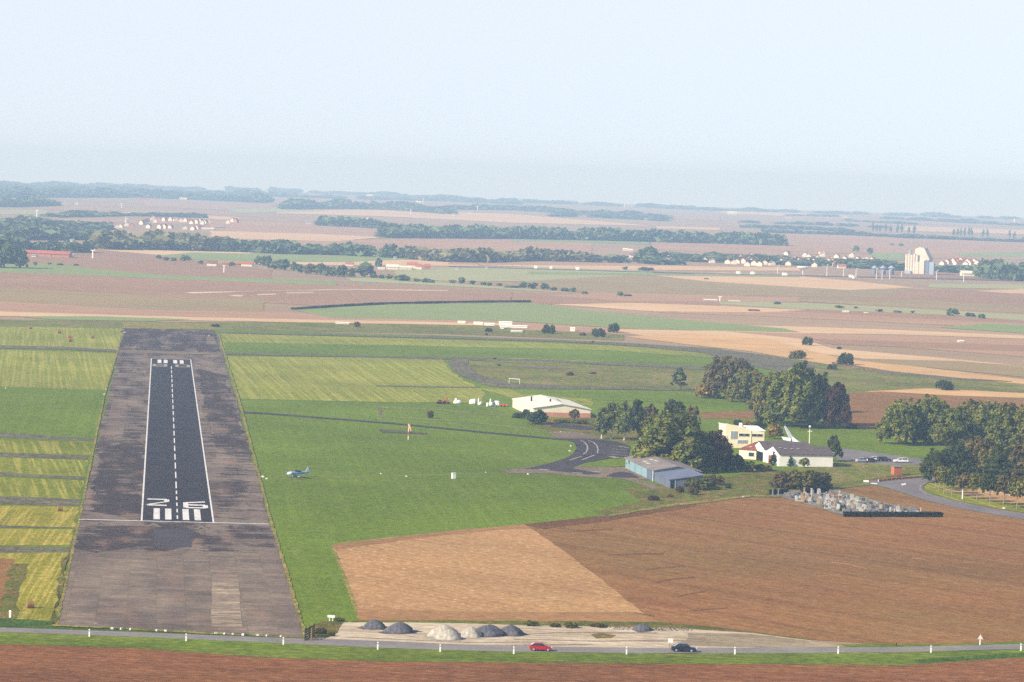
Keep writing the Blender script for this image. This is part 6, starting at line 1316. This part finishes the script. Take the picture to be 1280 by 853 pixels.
p = at(1003.5, 344.5); k = pxm(p); o = empty('canopy', p, 0, 'white oval canopy on a single stem beside the highway', 'canopy'); MB().tube((0, 0, 0), (0, 0, 9 / k), .4, .4, 8).build('stem', W_trim, o); b = MB(); b.loft([[(7.6 / k * s_ * math.cos(t), 4 * s_ * math.sin(t), z / k) for t in [i / 14 * 6.283 for i in range(14)]] for z, s_ in ((8.6, .5), (9.6, .95), (11, 1), (11.6, .8))]); b.build('roof', W_trim, o)
VM = {}
for x, y, lg, lb in ((670, 336.6, 5, 'white lorry at the left on the far highway'), (689, 337.2, 4, 'white van left of the middle of the far highway'), (722, 338.4, 5, 'white lorry in the middle of the far highway'), (923, 343.5, 6, 'white lorry right of the middle of the far highway'), (941, 344, 6, 'second white lorry close behind another on the far highway'), (981, 345.4, 7, 'white coach beside the white canopy on the far highway'), (1064, 348, 6, 'white lorry near the lamp posts of the far highway'), (1067, 349.5, 3, 'small white van below the lorry by the lamp posts')):
    p = at(x, y); o = empty('lorry', p, .05, lb, 'lorry'); L_ = lg / pxm(p); MB().box((-.1 * L_, 0, 1.9), (L_ * .78, 2.4, 2.6)).build('box_body', M_tarp, o); MB().box((L_ * .38, 0, 1.4), (L_ * .2, 2.2, 1.9), 0, 0, .9).build('cab', M_postw, o)
    b = MB(); [b.tube((q_ * L_, -1.15, .5), (q_ * L_, 1.15, .5), .5, .5, 8) for q_ in (-.3, .36)]; b.build('wheel', M_tyre, o)
# towers and poles far off ----------------------------------------------------------
def pole(x, y, h_, label, r_=.5, name='pylon', cat='mast', head=0):
    p = at(x, y); k = pxm(p); o = empty(name, p, 0, label, cat); hh = h_ / k; MB().tube((0, 0, 0), (0, 0, hh), r_, r_ * .7, 7).build('shaft', W_trim, o)
    if head: MB().tube((0, 0, hh), (0, 0, hh + head / k), head / k * .5, head / k * .62, 12).build('tank', W_fwall, o)
    else: MB().box((0, 0, hh), (r_ * 5, r_, r_)).build('cross_arm', W_trim, o)
pole(116, 323.2, 10, 'white post at the right end of the red farm', .8); pole(46, 274, 11, 'tall thin mast at the edge of the left wood', .9); pole(280, 341, 9, 'white pole on the brown field by the left farmhouses', .5); pole(900, 377, 6, 'thin white mast between the two low white sheds', .5)
pole(459.5, 279.5, 3, 'far water tower with a round white tank before the dark wood', 1.4, 'water_tower', 'water tower', 3.6); pole(451, 280, 2, 'smaller far white tank left of the water tower', 1.2, 'water_tower', 'water tower', 2); pole(529, 254, 5, 'pale tower on the horizon right of the hill wood', 1.6, 'water_tower', 'water tower', 1.4); pole(597, 263, 4, 'far white tower below the horizon in the middle', 1.2, 'water_tower', 'water tower', 1.4); pole(513.5, 268, 6, 'thin far mast below the hill wood', .8); pole(781, 259.5, 2.4, 'small far water tower on the middle horizon', 1.6, 'water_tower', 'water tower', 2); pole(851, 261, 4, 'far water tower on the horizon right of the middle', 1.8, 'water_tower', 'water tower', 3); pole(1268.5, 281, 4, 'white far water tower at the right edge', 1.8, 'water_tower', 'water tower', 3); pole(152, 260, 5, 'thin far mast on the left hills', .8)
# dark plantation edge of the big green crop
hp = [(366, 387.6), (420, 384), (480, 381), (560, 379.4), (620, 378.6), (662, 378.6)]
P = [at(*q_) for q_ in hp]; b = MB()
for a, c_ in zip(P, P[1:]):
    d = c_ - a; rz = math.atan2(d.y, d.x); n = int(d.length / 12)
    for i in range(n):
        q_ = a + d * (i + .5) / n; b.box((q_.x, q_.y + random.uniform(-.4, .4), .5), (d.length / n * 1.1, 2.4, 1.2 + random.uniform(-.25, .25)), rz, 0, .9)
tag(b.build('hedge', L_hedge), 'long low dark hedge along the top of the green crop', 'hedge')
# ------------------------------------------------------------------ light, sky, air
SUN_EL, SUN_AZ = R(31), R(238)     # azimuth clockwise from +Y: the sun stands left and a little behind
sd = bpy.data.lights.new('sun', 'SUN'); so = bpy.data.objects.new('sun', sd); COL.objects.link(so)
sd.energy = 4.7; sd.angle = R(.53); sd.color = (1, .91, .76)
sdir = Vector((math.sin(SUN_AZ) * math.cos(SUN_EL), math.cos(SUN_AZ) * math.cos(SUN_EL), math.sin(SUN_EL)))
so.rotation_euler = (-sdir).to_track_quat('-Z', 'Y').to_euler()
so.location = (-300, -100, 300)
w = bpy.data.worlds.new('World'); scene.world = w; w.use_nodes = True
nt = w.node_tree; bg = nt.nodes['Background']
sky = nt.nodes.new('ShaderNodeTexSky'); sky.sky_type = 'NISHITA'; sky.sun_disc = False
sky.sun_elevation = SUN_EL; sky.sun_rotation = SUN_AZ; sky.altitude = 100; sky.air_density = 1.0; sky.dust_density = 1.0; sky.ozone_density = 1.0
tc = nt.nodes.new('ShaderNodeTexCoord'); mp = nt.nodes.new('ShaderNodeMapping'); mp.inputs['Location'].default_value = (0, 0, .12)
nt.links.new(tc.outputs['Generated'], mp.inputs['Vector']); nt.links.new(mp.outputs[0], sky.inputs['Vector'])
veil = nt.nodes.new('ShaderNodeMix'); veil.data_type = 'RGBA';  veil.inputs[7].default_value = (5.2, 5.15, 5.0, 1)   # the milky air of a hazy day
sep = nt.nodes.new('ShaderNodeSeparateXYZ'); nt.links.new(tc.outputs['Generated'], sep.inputs[0]); mr = nt.nodes.new('ShaderNodeMapRange'); mr.inputs['From Min'].default_value = 0; mr.inputs['From Max'].default_value = .5; mr.inputs['To Min'].default_value = .62; mr.inputs['To Max'].default_value = .05
low = nt.nodes.new('ShaderNodeMapRange'); low.interpolation_type = 'SMOOTHSTEP'; low.inputs['From Min'].default_value = -.01; low.inputs['From Max'].default_value = .11
air = nt.nodes.new('ShaderNodeMix'); air.data_type = 'RGBA'; air.inputs[6].default_value = (4.6, 4.6, 4.9, 1); air.inputs[7].default_value = (5.8, 5.4, 5.2, 1)   # bluer and dimmer towards the horizon
nt.links.new(sep.outputs[2], low.inputs['Value']); nt.links.new(low.outputs[0], air.inputs[0]); nt.links.new(air.outputs[2], veil.inputs[7])
nt.links.new(sep.outputs[2], mr.inputs['Value']); nt.links.new(mr.outputs[0], veil.inputs[0]); nt.links.new(sky.outputs[0], veil.inputs[6]); nt.links.new(veil.outputs[2], bg.inputs['Color'])
bg.inputs['Strength'].default_value = .122
hz = MB().box((0, 7600, 48), (14200, 16000.0, 164)).build('haze', bpy.data.materials.new('haze'))
hm = hz.data.materials[0]; hm.use_nodes = True
hm.node_tree.nodes.remove(hm.node_tree.nodes['Principled BSDF'])
pv = hm.node_tree.nodes.new('ShaderNodeVolumePrincipled')
pv.inputs['Color'].default_value = (.48, .71, 1.0, 1); pv.inputs['Absorption Color'].default_value = (.5, .5, .5, 1); pv.inputs['Density'].default_value = 1.4e-4; pv.inputs['Anisotropy'].default_value = 0.0
hm.node_tree.links.new(pv.outputs[0], hm.node_tree.nodes['Material Output'].inputs['Volume'])
hm.cycles.homogeneous_volume = True; hm.cycles.volume_sampling = 'DISTANCE'
tag(hz, kind='stuff')
vs = scene.view_settings; vs.view_transform = 'Standard'; vs.look = 'None'; vs.exposure = .72; vs.gamma = 1; vs.use_curve_mapping = False
scene.render.engine = 'CYCLES'
cy = scene.cycles; cy.use_denoising = False; cy.max_bounces = 6; cy.diffuse_bounces = 3; cy.volume_bounces = 0; cy.transparent_max_bounces = 8
cy.use_adaptive_sampling = False; cy.sampling_pattern = 'BLUE_NOISE'
